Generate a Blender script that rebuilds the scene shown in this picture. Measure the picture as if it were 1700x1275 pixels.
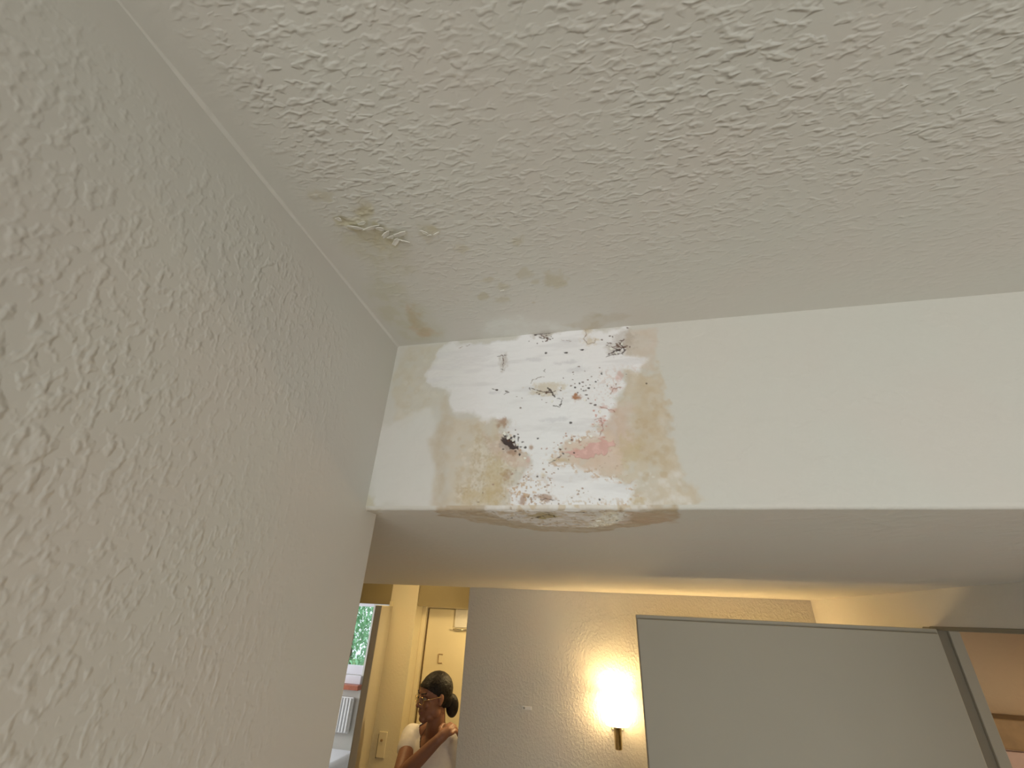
import bpy, bmesh, math, random
import numpy as np
from mathutils import Matrix, Vector

for _o in list(bpy.data.objects):
    bpy.data.objects.remove(_o, do_unlink=True)
scene = bpy.context.scene
COL = scene.collection
random.seed(7)
RNG = np.random.default_rng(11)

# ------------------------------------------------------------------ camera
YAW, PITCH, ROLL, FOCAL_PX = -0.2379, 0.4912, 0.0499, 707.07
EYE = Vector((0.0, 0.0, 1.99))
_cy, _sy, _cp, _sp = math.cos(YAW), math.sin(YAW), math.cos(PITCH), math.sin(PITCH)
_f = Vector((_sy * _cp, _cy * _cp, _sp)); _r = Vector((_cy, -_sy, 0)); _u = _r.cross(_f)
_r2 = _r * math.cos(ROLL) + _u * math.sin(ROLL); _u2 = _u * math.cos(ROLL) - _r * math.sin(ROLL)
cam_data = bpy.data.cameras.new('camera'); cam = bpy.data.objects.new('camera', cam_data); COL.objects.link(cam)
cam_data.sensor_width = 36.0; cam_data.lens = FOCAL_PX / 1700 * 36.0
cam_data.clip_start = 0.01
M = Matrix((_r2, _u2, -_f)).transposed().to_4x4(); M.translation = EYE
cam.matrix_world = M
scene.camera = cam

# ------------------------------------------------------------------ world, daylight, exposure
world = bpy.data.worlds.new('sky'); scene.world = world; world.use_nodes = True
bg = world.node_tree.nodes['Background']
bg.inputs['Color'].default_value = (0.82, 0.93, 1.0, 1); bg.inputs['Strength'].default_value = 1.6

def area_light(name, loc, rot, sx, sy, power, color):
    d = bpy.data.lights.new(name, 'AREA'); d.shape = 'RECTANGLE'; d.size = sx; d.size_y = sy
    d.energy = power; d.color = color
    o = bpy.data.objects.new(name, d); COL.objects.link(o); o.location = loc; o.rotation_euler = rot
    return o
# daylight coming through the big window behind the camera
area_light('daylight_window', (0.35, -2.33, 1.08), (math.radians(90), 0, 0), 2.8, 1.9, 46, (1.0, 0.985, 0.975))
# fill light brightening the far bedroom, set at an added, unseen side window
area_light('bedroom_fill', (-5.12, 4.9, 1.5), (math.radians(90), 0, math.radians(-90)), 1.4, 1.1, 40, (0.95, 0.98, 1.0))

scene.view_settings.view_transform = 'Standard'
scene.view_settings.look = 'None'
scene.view_settings.gamma = 1.0
scene.view_settings.use_curve_mapping = False
scene.view_settings.exposure = 0.0
scene.cycles.max_bounces = 5
scene.cycles.caustics_reflective = False
scene.cycles.caustics_refractive = False

# ------------------------------------------------------------------ dimensions (metres)
XL, XR = -0.3055, 0.8616          # left wall face, right wall face of the hall
YB, YE, YL = 0.5, 0.5334, 2.4126  # bulkhead face, end of the left wall, wall with the lamp
ZC, ZS, ZD = 2.3445, 2.0969, 2.0007   # ceiling, soffit under the bulkhead, door heads
YDOOR, XDOOR = 1.5636, 0.0568     # open door leaf: its plane and free edge
XEND = -0.7613                    # free end of the lamp wall
YW = 3.2                          # wall with the two doorways

# ------------------------------------------------------------------ helpers
def s2l(c):
    c = np.asarray(c, float) / 255.0
    return np.where(c <= 0.04045, c / 12.92, ((c + 0.055) / 1.055) ** 2.4)
PAINT = np.array((0.66, 0.64, 0.60))
def alb(rgb, ref):
    return np.clip(s2l(rgb) / s2l(ref) * PAINT, 0.004, 0.93)

def link(o, parent=None):
    COL.objects.link(o)
    if parent is not None:
        o.parent = parent
    return o
def tag(o, label=None, cat=None, group=None, kind=None):
    if label: o['label'] = label
    if cat: o['category'] = cat
    if group: o['group'] = group
    if kind: o['kind'] = kind
    return o
def thing(name, label, cat, loc=(0, 0, 0), rz=0.0, group=None):
    o = bpy.data.objects.new(name, None); o.empty_display_size = 0.05
    o.location = loc; o.rotation_euler = (0, 0, rz); link(o)
    return tag(o, label, cat, group)
def obj(name, bm, mat, parent=None, smooth=False):
    me = bpy.data.meshes.new(name)
    if isinstance(bm, bmesh.types.BMesh):
        bm.to_mesh(me); bm.free()
    else:
        me.from_pydata([tuple(v) for v in bm[0]], [], bm[1])
    me.update()
    if mat: me.materials.append(mat)
    if smooth:
        me.polygons.foreach_set('use_smooth', [True] * len(me.polygons))
    o = bpy.data.objects.new(name, me)
    return link(o, parent)
def struct(name, bm, mat, parent=None, smooth=False):
    o = obj(name, bm, mat, parent, smooth)
    if parent is None: o['kind'] = 'structure'
    return o
def box(bm, x0, x1, y0, y1, z0, z1, bev=0.0, seg=2):
    r = bmesh.ops.create_cube(bm, size=1.0)
    vs = r['verts']
    for v in vs:
        v.co = Vector(((x0 + x1) / 2 + v.co.x * (x1 - x0), (y0 + y1) / 2 + v.co.y * (y1 - y0), (z0 + z1) / 2 + v.co.z * (z1 - z0)))
    if bev > 0:
        es = list({e for v in vs for e in v.link_edges})
        bmesh.ops.bevel(bm, geom=es, offset=bev, segments=seg, profile=0.5, affect='EDGES')
    return bm
def boxes(lst, bev=0.0):
    bm = bmesh.new()
    for b in lst: box(bm, *b, bev=bev)
    return bm
def tube(bm, pts, rad, n=10, cap=True):
    pts = [Vector(p) for p in pts]
    rads = rad if isinstance(rad, (list, tuple)) else [rad] * len(pts)
    rings = []; nrm = None
    for i, p in enumerate(pts):
        t = (pts[min(i + 1, len(pts) - 1)] - pts[max(i - 1, 0)]).normalized()
        if nrm is None:
            nrm = t.orthogonal().normalized()
        else:
            nrm = (nrm - t * nrm.dot(t)).normalized()
        b = t.cross(nrm)
        rings.append([bm.verts.new(p + (nrm * math.cos(a) + b * math.sin(a)) * rads[i]) for a in [2 * math.pi * k / n for k in range(n)]])
    for a, b in zip(rings, rings[1:]):
        for k in range(n):
            bm.faces.new((a[k], a[(k + 1) % n], b[(k + 1) % n], b[k]))
    if cap:
        bm.faces.new(rings[0][::-1]); bm.faces.new(rings[-1])
    return bm
def lathe(bm, prof, c, n=28, cap0=True, cap1=True):
    rings = []
    for r, z in prof:
        rings.append([bm.verts.new((c[0] + r * math.cos(2 * math.pi * k / n), c[1] + r * math.sin(2 * math.pi * k / n), c[2] + z)) for k in range(n)])
    for a, b in zip(rings, rings[1:]):
        for k in range(n):
            bm.faces.new((a[k], a[(k + 1) % n], b[(k + 1) % n], b[k]))
    if cap0: bm.faces.new(rings[0][::-1])
    if cap1: bm.faces.new(rings[-1])
    return bm

# ------------------------------------------------------------------ materials
def new_mat(name):
    m = bpy.data.materials.new(name); m.use_nodes = True
    nt = m.node_tree; return m, nt, nt.nodes['Principled BSDF']
def node(nt, typ, **kw):
    n = nt.nodes.new(typ)
    for k, v in kw.items():
        if k in n.inputs.keys(): n.inputs[k].default_value = v
        else: setattr(n, k, v)
    return n
def simple(name, color, rough=0.5, metal=0.0, grain=0.0, grain_scale=60.0, bump=0.0, bump_scale=200.0, spec=0.5):
    m, nt, b = new_mat(name)
    b.inputs['Roughness'].default_value = rough; b.inputs['Metallic'].default_value = metal
    b.inputs['Specular IOR Level'].default_value = spec
    tc = node(nt, 'ShaderNodeTexCoord')
    nz = node(nt, 'ShaderNodeTexNoise', Scale=grain_scale, Detail=3.0)
    nt.links.new(tc.outputs['Object'], nz.inputs['Vector'])
    rp = node(nt, 'ShaderNodeValToRGB')
    c = np.array(color); lo = np.clip(c * (1 - grain), 0, 1); hi = np.clip(c * (1 + grain), 0, 1)
    rp.color_ramp.elements[0].color = (*lo, 1); rp.color_ramp.elements[1].color = (*hi, 1)
    rp.color_ramp.elements[0].position = 0.3; rp.color_ramp.elements[1].position = 0.7
    nt.links.new(nz.outputs['Fac'], rp.inputs['Fac']); nt.links.new(rp.outputs['Color'], b.inputs['Base Color'])
    if bump > 0:
        n2 = node(nt, 'ShaderNodeTexNoise', Scale=bump_scale, Detail=3.0)
        nt.links.new(tc.outputs['Object'], n2.inputs['Vector'])
        bp = node(nt, 'ShaderNodeBump', Strength=1.0, Distance=bump)
        nt.links.new(n2.outputs['Fac'], bp.inputs['Height']); nt.links.new(bp.outputs['Normal'], b.inputs['Normal'])
    return m
def plaster(name, color, scale=(70, 70, 70), dist=0.0016, detail=2.0, distort=0.5, lo=0.38, hi=0.72, rough=0.62,
            attr=False, fade=None, fine=0.0):
    """Painted rough-cast plaster. fade = (axis, edge coordinate, width): the roller relief dies out near a corner."""
    m, nt, b = new_mat(name)
    tc = node(nt, 'ShaderNodeTexCoord')
    mp = node(nt, 'ShaderNodeMapping'); mp.inputs['Scale'].default_value = scale
    nt.links.new(tc.outputs['Object'], mp.inputs['Vector'])
    nz = node(nt, 'ShaderNodeTexNoise', Scale=1.0, Detail=detail, Roughness=0.5, Distortion=distort)
    nt.links.new(mp.outputs['Vector'], nz.inputs['Vector'])
    rp = node(nt, 'ShaderNodeMapRange'); rp.interpolation_type = 'SMOOTHSTEP'
    rp.inputs['From Min'].default_value = lo; rp.inputs['From Max'].default_value = hi
    nt.links.new(nz.outputs['Fac'], rp.inputs['Value'])
    # patches where the relief is heavier or lighter
    nl = node(nt, 'ShaderNodeTexNoise', Scale=6.0, Detail=1.0)
    nt.links.new(tc.outputs['Object'], nl.inputs['Vector'])
    ml = node(nt, 'ShaderNodeMapRange'); ml.inputs['From Min'].default_value = 0.3; ml.inputs['From Max'].default_value = 0.7
    ml.inputs['To Min'].default_value = 0.45; ml.inputs['To Max'].default_value = 1.1
    nt.links.new(nl.outputs['Fac'], ml.inputs['Value'])
    mu = node(nt, 'ShaderNodeMath', operation='MULTIPLY')
    nt.links.new(rp.outputs['Result'], mu.inputs[0]); nt.links.new(ml.outputs['Result'], mu.inputs[1])
    h = mu.outputs[0]
    for ax, e0, w in (fade or []):
        sx = node(nt, 'ShaderNodeSeparateXYZ'); nt.links.new(tc.outputs['Object'], sx.inputs[0])
        mr = node(nt, 'ShaderNodeMapRange'); mr.interpolation_type = 'SMOOTHSTEP'
        mr.inputs['From Min'].default_value = e0; mr.inputs['From Max'].default_value = e0 + w
        mr.inputs['To Min'].default_value = 0.06; mr.inputs['To Max'].default_value = 1.0
        nt.links.new(sx.outputs['XYZ'.index(ax)], mr.inputs['Value'])
        m2 = node(nt, 'ShaderNodeMath', operation='MULTIPLY')
        nt.links.new(h, m2.inputs[0]); nt.links.new(mr.outputs['Result'], m2.inputs[1]); h = m2.outputs[0]
    b2 = node(nt, 'ShaderNodeBump', Strength=1.0, Distance=dist)
    nt.links.new(h, b2.inputs['Height'])
    if fine:
        nf = node(nt, 'ShaderNodeTexNoise', Scale=420.0, Detail=1.0)
        nt.links.new(tc.outputs['Object'], nf.inputs['Vector'])
        b1 = node(nt, 'ShaderNodeBump', Strength=1.0, Distance=fine)
        nt.links.new(nf.outputs['Fac'], b1.inputs['Height']); nt.links.new(b1.outputs['Normal'], b2.inputs['Normal'])
    nt.links.new(b2.outputs['Normal'], b.inputs['Normal'])
    b.inputs['Specular IOR Level'].default_value = 0.4
    # faint uneven tint of the paint
    nc = node(nt, 'ShaderNodeTexNoise', Scale=9.0, Detail=2.0)
    nt.links.new(tc.outputs['Object'], nc.inputs['Vector'])
    mx = node(nt, 'ShaderNodeMix', data_type='RGBA', blend_type='MULTIPLY'); mx.inputs['Factor'].default_value = 1.0
    r2 = node(nt, 'ShaderNodeValToRGB')
    r2.color_ramp.elements[0].position = 0.35; r2.color_ramp.elements[1].position = 0.65
    r2.color_ramp.elements[0].color = (0.985, 0.992, 0.98, 1); r2.color_ramp.elements[1].color = (1.0, 0.980, 0.968, 1)
    nt.links.new(nc.outputs['Fac'], r2.inputs['Fac'])
    nt.links.new(r2.outputs['Color'], mx.inputs[7])
    if attr:
        at = node(nt, 'ShaderNodeAttribute', attribute_name='paint')
        nt.links.new(at.outputs['Color'], mx.inputs[6])
        ag = node(nt, 'ShaderNodeAttribute', attribute_name='gloss')
        mg = node(nt, 'ShaderNodeMapRange'); mg.inputs['To Min'].default_value = rough; mg.inputs['To Max'].default_value = 0.16
        nt.links.new(ag.outputs['Fac'], mg.inputs['Value']); nt.links.new(mg.outputs['Result'], b.inputs['Roughness'])
    else:
        mx.inputs[6].default_value = (*color, 1); b.inputs['Roughness'].default_value = rough
    nt.links.new(mx.outputs[2], b.inputs['Base Color'])
    return m
def emitter(name, color, strength):
    m, nt, b = new_mat(name)
    b.inputs['Base Color'].default_value = (0.9, 0.88, 0.82, 1); b.inputs['Roughness'].default_value = 0.3
    b.inputs['Emission Color'].default_value = (*color, 1); b.inputs['Emission Strength'].default_value = strength
    return m
def glass_mat(name):
    m, nt, b = new_mat(name)
    tr = node(nt, 'ShaderNodeBsdfTransparent'); gl = node(nt, 'ShaderNodeBsdfGlossy', Roughness=0.02)
    mx = node(nt, 'ShaderNodeMixShader'); mx.inputs[0].default_value = 0.07
    nt.links.new(tr.outputs[0], mx.inputs[1]); nt.links.new(gl.outputs[0], mx.inputs[2])
    nt.links.new(mx.outputs[0], nt.nodes['Material Output'].inputs['Surface'])
    return m

MT = {}
MT['wall_left'] = plaster('roughcast_left', PAINT, scale=(175, 175, 130), dist=0.0011, detail=0.8, distort=0.1, lo=0.42, hi=0.84, rough=0.5, fade=[('Z', 2.330, -0.05), ('Y', 0.50, -0.30)])
MT['ceiling'] = plaster('roughcast_ceiling', PAINT, scale=(100, 180, 80), dist=0.0014, detail=1.0, distort=0.3, lo=0.42, hi=0.84, rough=0.5, attr=True, fade=[('X', XL + 0.012, 0.05), ('Y', 0.53, -0.35)])
MT['bulk'] = plaster('bulkhead_paint', PAINT, scale=(55, 55, 55), dist=0.0004, attr=True, fine=0.00012, rough=0.8)
MT['hall'] = plaster('roughcast_hall', PAINT, scale=(110, 95, 85), dist=0.0012, distort=0.4)
MT['smooth'] = plaster('smooth_paint', PAINT, scale=(40, 40, 40), dist=0.0004)
MT['cream'] = plaster('cream_paint', (0.70, 0.63, 0.46), scale=(60, 60, 60), dist=0.0004)
MT['tan'] = plaster('tan_paint', (0.62, 0.50, 0.36), scale=(60, 60, 60), dist=0.0004)
MT['door'] = simple('door_enamel', (0.42, 0.395, 0.33), rough=0.75, spec=0.2, grain=0.015, grain_scale=5)
MT['frame_shaded'] = simple('shaded_frame_paint', (0.24, 0.215, 0.165), rough=0.5, grain=0.02)  # door lining, with the shade of the jamb gap put into its colour
MT['leaf_grey'] = simple('grey_brown_door', (0.48, 0.44, 0.36), rough=0.6, grain=0.02, grain_scale=5)
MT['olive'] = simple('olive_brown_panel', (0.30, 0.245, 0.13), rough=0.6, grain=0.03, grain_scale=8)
MT['cream_door'] = simple('cream_door_enamel', (0.72, 0.64, 0.45), rough=0.4, grain=0.02, grain_scale=5)
MT['floor'] = simple('oak_floor', (0.56, 0.51, 0.45), rough=0.45, grain=0.2, grain_scale=12)
MT['white'] = simple('white_enamel', (0.82, 0.82, 0.82), rough=0.3, grain=0.01)
MT['frame_lilac'] = simple('window_frame_white', (0.78, 0.76, 0.84), rough=0.35, grain=0.01)
MT['redwood'] = simple('red_brown_wood', (0.42, 0.13, 0.07), rough=0.35, grain=0.15, grain_scale=30)
MT['brown'] = simple('brown_wood', (0.33, 0.22, 0.11), rough=0.5, grain=0.15, grain_scale=30)
MT['pink'] = simple('dusky_pink_laminate', (0.62, 0.46, 0.42), rough=0.4, grain=0.02)
MT['brass'] = simple('aged_brass', (0.72, 0.55, 0.26), rough=0.22, metal=1.0, grain=0.1, grain_scale=90)
MT['chrome'] = simple('steel', (0.7, 0.7, 0.68), rough=0.2, metal=1.0)
MT['dark'] = simple('dark_metal', (0.05, 0.04, 0.035), rough=0.5)
MT['black_shade'] = simple('black_lamp_shade', (0.04, 0.035, 0.03), rough=0.6)
MT['lamp_glass'] = emitter('lit_opal_glass', (1.0, 0.68, 0.31), 22.0)
MT['bulb'] = emitter('lit_bulb', (1.0, 0.70, 0.31), 165.0)
MT['bulb_dim'] = emitter('lit_small_bulb', (1.0, 0.72, 0.34), 25.0)
MT['dome'] = emitter('lit_opal_dome', (1.0, 0.72, 0.34), 24.0)
MT['glass'] = glass_mat('window_glass')
MT['bed'] = simple('white_linen', (0.82, 0.83, 0.88), rough=0.8, grain=0.02, bump=0.002, bump_scale=25)
MT['skin'] = simple('skin', (0.27, 0.125, 0.08), rough=0.5, grain=0.06, grain_scale=40)
MT['lips'] = simple('lips', (0.30, 0.10, 0.08), rough=0.45)
MT['hair'] = simple('dark_hair', (0.010, 0.007, 0.006), rough=0.55, grain=0.4, grain_scale=160, bump=0.004, bump_scale=90, spec=0.25)
MT['shirt'] = simple('white_jersey', (0.74, 0.71, 0.70), rough=0.85, grain=0.02, bump=0.0015, bump_scale=30)
MT['trousers'] = simple('dark_denim', (0.06, 0.07, 0.10), rough=0.8, grain=0.1)
MT['eye_white'] = simple('eye_white', (0.30, 0.25, 0.22), rough=0.3)
MT['iris'] = simple('dark_iris', (0.02, 0.012, 0.008), rough=0.2)
MT['leaf'] = simple('green_leaf', (0.30, 0.60, 0.34), rough=0.5, grain=0.35, grain_scale=6)
MT['bark'] = simple('bark', (0.16, 0.11, 0.07), rough=0.9, grain=0.3, grain_scale=20)
MT['grass'] = simple('garden_grass', (0.14, 0.27, 0.08), rough=0.9, grain=0.3, grain_scale=3)
MT['flake'] = simple('loose_paint', (0.86, 0.84, 0.78), rough=0.6, grain=0.03)

# water damage traced on the surfaces, in millimetres from the corner of the left wall
FACE_ZONES = {'corner_stain': [(5.1, 3.0), (80.0, 5.5), (61.2, 41.1), (52.0, 68.9), (89.9, 85.2), (93.1, 111.8), (73.3, 104.1), (47.0, 119.0), (34.2, 137.6), (14.4, 117.3), (2.4, 54.6)], 'left_band': [(84.8, 83.2), (102.8, 128.2), (102.5, 158.7), (111.4, 248.3), (92.0, 248.2), (87.9, 187.4), (74.1, 157.7), (84.6, 117.8)], 'left_mid': [(100.9, 125.0), (178.5, 131.9), (170.9, 149.5), (175.1, 172.9), (203.1, 187.6), (187.7, 206.1), (174.2, 248.3), (110.0, 248.3), (101.9, 158.7)], 'granular': [(136.2, 148.1), (175.1, 172.9), (203.1, 187.6), (206.2, 201.2), (192.3, 248.4), (129.1, 248.3), (128.4, 215.8)], 'right_band': [(335.1, 70.2), (372.0, 73.1), (377.7, 113.1), (378.5, 147.3), (378.0, 189.7), (384.2, 212.2), (402.9, 236.1), (377.2, 248.6), (335.2, 243.9), (309.2, 218.4), (288.1, 202.9), (315.2, 163.8), (328.2, 124.8)], 'right_inner': [(347.6, 80.6), (368.4, 82.2), (374.7, 127.4), (372.9, 174.0), (372.1, 199.6), (346.4, 199.0), (326.6, 177.7), (344.7, 140.1)], 'upper_right': [(337.2, 7.9), (380.3, 9.0), (375.7, 75.0), (351.3, 68.9), (334.2, 47.2)], 'filler': [(80.0, 5.5), (178.2, 4.8), (225.0, -3.0), (339.0, 2.7), (339.6, 47.7), (360.7, 54.5), (356.6, 69.3), (335.1, 70.2), (324.7, 109.8), (311.8, 138.5), (298.3, 149.2), (303.1, 155.1), (269.2, 164.9), (250.7, 178.0), (237.6, 191.2), (241.4, 197.1), (285.7, 200.2), (304.5, 215.8), (339.8, 218.8), (330.7, 242.7), (327.9, 248.5), (189.7, 248.4), (193.5, 216.7), (206.2, 201.2), (213.9, 190.6), (191.7, 173.4), (173.9, 152.6), (181.4, 132.0), (155.4, 132.3), (118.5, 119.6), (95.9, 108.7), (89.9, 85.2), (52.0, 68.9), (61.2, 41.1)], 'white_lower_left': [(1.5, 142.5), (47.0, 119.0), (71.1, 110.6), (80.8, 157.9), (88.7, 193.1), (90.6, 248.2), (1.1, 248.1)], 'pink_patch': [(251.9, 180.8), (284.6, 167.6), (300.1, 162.7), (319.0, 164.0), (311.8, 177.3), (286.2, 188.5), (266.0, 186.6)], 'pink_wash': [(282.1, 165.3), (320.7, 121.5), (338.7, 122.5), (332.0, 172.6), (315.3, 198.3), (288.2, 200.3), (278.6, 189.6)], 'pink_left': [(147.9, 148.6), (174.9, 170.0), (203.0, 184.8), (192.6, 195.5), (170.5, 189.5), (155.4, 172.2)], 'hole': [(174.7, 155.6), (182.6, 157.3), (189.1, 165.4), (196.6, 173.5), (189.5, 172.7), (180.4, 167.9), (175.1, 162.6)], 'bottom_left': [(-3.5, 227.9), (9.8, 233.4), (17.5, 248.2), (-3.4, 248.1)]}
FACE_SPECKS = [(230.8, 33.4, 1.8, 1.7), (258.6, 35.9, 3.6, 1.4), (280.8, 33.1, 3.8, 1.4), (293.7, 237.0, 1.7, 1.4), (246.6, 200.2, 1.0, 1.0), (205.8, 171.6, 1.7, 1.7), (189.9, 163.4, 2.5, 2.0), (191.0, 156.2, 1.7, 1.7), (186.3, 158.3, 1.7, 1.5), (196.2, 162.2, 1.1, 1.1), (195.7, 170.7, 1.7, 1.7), (179.1, 155.2, 2.9, 1.5), (221.6, 208.8, 1.3, 1.1), (269.8, 90.8, 1.4, 1.3), (275.5, 84.8, 1.4, 1.3), (280.6, 96.2, 1.7, 1.6), (287.6, 92.6, 1.9, 1.6), (297.0, 83.9, 1.4, 1.2), (305.0, 72.6, 1.4, 1.6), (273.1, 98.9, 1.1, 1.2), (283.9, 102.7, 1.9, 1.2), (264.0, 163.3, 1.6, 1.1), (289.4, 115.2, 2.4, 1.2), (294.1, 117.6, 2.1, 1.2), (263.1, 140.4, 1.9, 1.7), (231.8, 96.2, 1.7, 1.6), (253.2, 180.8, 1.6, 1.6), (198.8, 180.6, 1.6, 2.2), (192.0, 147.5, 1.1, 0.9), (359.7, 90.9, 1.3, 1.2), (221.3, 160.3, 1.4, 1.1), (249.4, 175.2, 1.3, 1.4), (266.2, 179.9, 1.3, 1.1), (164.2, 87.5, 2.1, 1.0), (182.8, 160.2, 2.0, 2.0), (278.8, 250.8, 1.4, 0.9)]
FACE_SPOTS = [(272.1, 106.5, 4.9, 4.0, 'or'), (269.5, 101.7, 2.2, 2.5, 'or'), (231.7, 90.7, 20.0, 8.0, 'oc'), (213.4, 170.7, 2.2, 3.4, 'br'), (209.8, 187.0, 2.9, 3.0, 'pk'), (182.4, 207.4, 5.9, 5.8, 'br'), (173.9, 136.2, 6.8, 5.4, 'br'), (338.9, 22.1, 12.4, 12.1, 'gr'), (228.1, 1.8, 15.6, 5.1, 'gr'), (326.6, 36.4, 12.7, 8.4, 'gr'), (318.4, 97.8, 4.3, 5.5, 'pk'), (305.0, 121.2, 4.8, 2.4, 'pk'), (315.2, 125.9, 4.2, 2.3, 'pk'), (289.0, 0.9, 5.2, 7.9, 'oc'), (292.0, 19.9, 9.3, 6.9, 'oc'), (170.2, 43.1, 5.6, 11.2, 'gr'), (215.0, 42.8, 11.4, 3.1, 'gy'), (260.7, 51.5, 14.3, 3.0, 'gy'), (271.9, 63.5, 11.2, 3.3, 'gy'), (240.2, 134.9, 16.5, 3.0, 'gy'), (261.3, 16.1, 7.1, 2.5, 'gy'), (160.0, 91.5, 6.0, 2.6, 'gy'), (183.1, 167.4, 8.4, 7.1, 'dk'), (191.9, 177.6, 7.0, 4.5, 'br'), (167.8, 211.1, 13.5, 23.9, 'oc'), (160.0, 234.4, 16.2, 11.5, 'oc'), (135.5, 231.7, 8.2, 10.4, 'oc'), (335.7, 238.0, 6.9, 4.7, 'oc'), (331.5, 177.9, 12.3, 15.9, 'oc'), (228.5, 206.9, 3.1, 4.7, 'oc'), (231.3, 234.9, 8.9, 3.5, 'br'), (204.7, 238.5, 5.2, 6.3, 'br'), (248.0, 188.8, 11.5, 2.7, 'oc'), (268.9, 175.9, 3.1, 2.2, 'pk'), (301.3, 140.8, 3.6, 5.1, 'pk'), (327.7, 79.1, 3.7, 7.9, 'pk')]
FACE_CRACKS = [([(210.1, 88.3), (220.3, 92.2), (231.7, 94.6), (240.3, 95.8), (244.5, 93.8)], 0.7), ([(234.0, 89.0), (238.3, 95.6), (243.6, 103.2)], 1.43), ([(211.3, 80.3), (212.7, 75.4), (220.0, 72.7), (229.3, 71.1)], 0.47), ([(210.1, 90.6), (208.6, 86.6)], 0.58), ([(230.4, 59.1), (227.5, 62.2), (230.4, 63.8)], 0.73), ([(240.8, 115.7), (248.5, 117.7), (251.3, 113.0), (251.4, 106.8), (246.4, 104.9)], 0.83), ([(167.0, 30.7), (170.8, 43.1), (169.0, 55.5)], 0.76), ([(161.5, 33.8), (173.3, 32.0)], 0.79), ([(166.8, 54.0), (172.2, 57.2)], 0.61), ([(214.2, 1.0), (225.0, 0.7), (236.7, 0.1)], 0.94), ([(224.4, 3.2), (234.9, 10.5), (230.7, 13.4)], 1.56), ([(221.4, 6.6), (228.8, 9.2)], 0.93), ([(284.2, -6.2), (288.7, 8.1), (283.5, 14.7), (288.9, 24.5), (297.6, 23.2), (299.9, 17.8)], 0.59), ([(315.0, 44.1), (323.6, 39.5), (338.5, 34.1)], 1.1), ([(326.7, 27.8), (332.3, 35.2), (341.4, 32.0)], 1.11), ([(312.0, 47.2), (320.5, 44.3), (335.0, 43.3)], 0.97), ([(331.3, 25.9), (337.6, 38.1), (333.3, 43.8)], 1.12), ([(323.4, 34.4), (330.6, 38.8)], 1.12), ([(336.0, 22.9), (330.5, 29.9)], 0.84), ([(339.4, 36.9), (336.8, 41.4)], 0.95), ([(173.6, 94.6), (181.2, 91.9), (176.3, 90.3)], 0.74), ([(156.5, 85.3), (164.8, 87.5)], 0.61), ([(314.6, 103.1), (318.5, 96.0), (328.4, 94.2)], 0.65), ([(299.8, 120.3), (307.6, 122.8), (318.2, 127.8)], 0.66), ([(293.1, 137.5), (300.5, 136.5), (301.4, 143.7), (302.3, 150.8), (297.2, 159.8)], 0.66), ([(100.4, 13.6), (117.8, 9.2)], 0.54), ([(252.4, 13.4), (265.7, 17.6)], 0.48), ([(182.7, 158.8), (191.4, 165.4), (195.8, 173.5)], 0.84), ([(225.1, 237.4), (235.1, 235.5), (242.6, 237.5)], 0.62), ([(234.9, 192.5), (242.8, 188.6), (250.6, 182.9)], 0.53), ([(321.3, 32.5), (331.0, 33.4)], 0.84)]
SOFFIT_ZONES = {'rim': [(92.2, -7.7), (191.7, -9.0), (379.4, -0.8), (383.0, 60.3), (339.0, 105.5), (263.4, 154.1), (219.6, 156.6), (164.1, 115.5), (115.0, 69.9), (91.3, 35.0)], 'inner': [(155.8, -9.4), (345.7, -7.4), (317.0, 79.6), (257.3, 116.7), (211.5, 105.6), (164.4, 50.5)], 'ochre': [(202.4, 34.2), (222.8, 15.5), (238.9, 19.1), (242.3, 44.2), (222.0, 55.1), (205.9, 52.6)], 'gloss': [(272.1, 111.2), (292.0, 33.5), (307.1, 9.8), (320.2, 15.5), (311.7, 79.8), (289.2, 110.6)], 'rust': [(321.3, 9.8), (378.1, 27.0), (378.7, 78.0), (338.2, 86.2), (314.4, 79.7)], 'corner': [(-5.0, 2.5), (18.9, 2.7), (6.7, 28.7), (-16.6, 42.8), (-22.2, 35.8)]}
SOFFIT_CRACKS = [([(203.6, 27.8), (215.5, 44.5), (230.7, 31.4), (238.0, 46.8)], 0.88), ([(263.3, 14.3), (276.7, 16.7)], 0.88), ([(307.9, 61.8), (318.2, 58.9)], 1.1), ([(213.9, 89.9), (225.5, 89.6)], 0.66), ([(174.5, 55.9), (181.3, 50.3)], 0.88), ([(310.4, 87.0), (317.1, 89.7)], 0.66), ([(205.7, 54.0), (220.5, 47.1), (234.2, 54.9)], 0.66), ([(256.3, 94.7), (261.9, 94.5)], 0.55), ([(227.3, 19.1), (236.6, 26.4)], 0.66)]
CEIL_ZONES = {'flaky': [(45.6, 256.8), (59.2, 264.7), (77.9, 249.4), (91.0, 249.2), (85.4, 263.9), (69.8, 272.2), (89.6, 281.4), (107.5, 290.4), (105.6, 305.2), (78.5, 313.2), (63.9, 301.1), (42.3, 275.9)], 'patch': [(125.8, 282.1), (136.3, 285.4), (147.7, 296.0), (129.7, 307.8), (122.2, 295.9)], 'diffuse': [(39.0, 281.3), (104.3, 308.1), (93.2, 332.6), (56.3, 363.2), (79.0, 417.9), (78.3, 467.2), (83.1, 489.7), (20.7, 491.8), (13.1, 412.1), (26.9, 374.5), (43.6, 338.4), (27.4, 304.4)], 'rusty': [(62.7, 406.2), (69.6, 425.7), (61.8, 459.4), (78.7, 479.1), (42.5, 473.6), (45.8, 436.5)], 'edge_brown': [(257.8, 479.6), (298.6, 471.4), (334.7, 471.5), (345.9, 483.6), (288.3, 502.1)], 'edge_white': [(156.5, 449.0), (248.0, 463.5), (271.3, 491.7), (211.5, 506.4), (132.8, 500.0)]}
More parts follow.
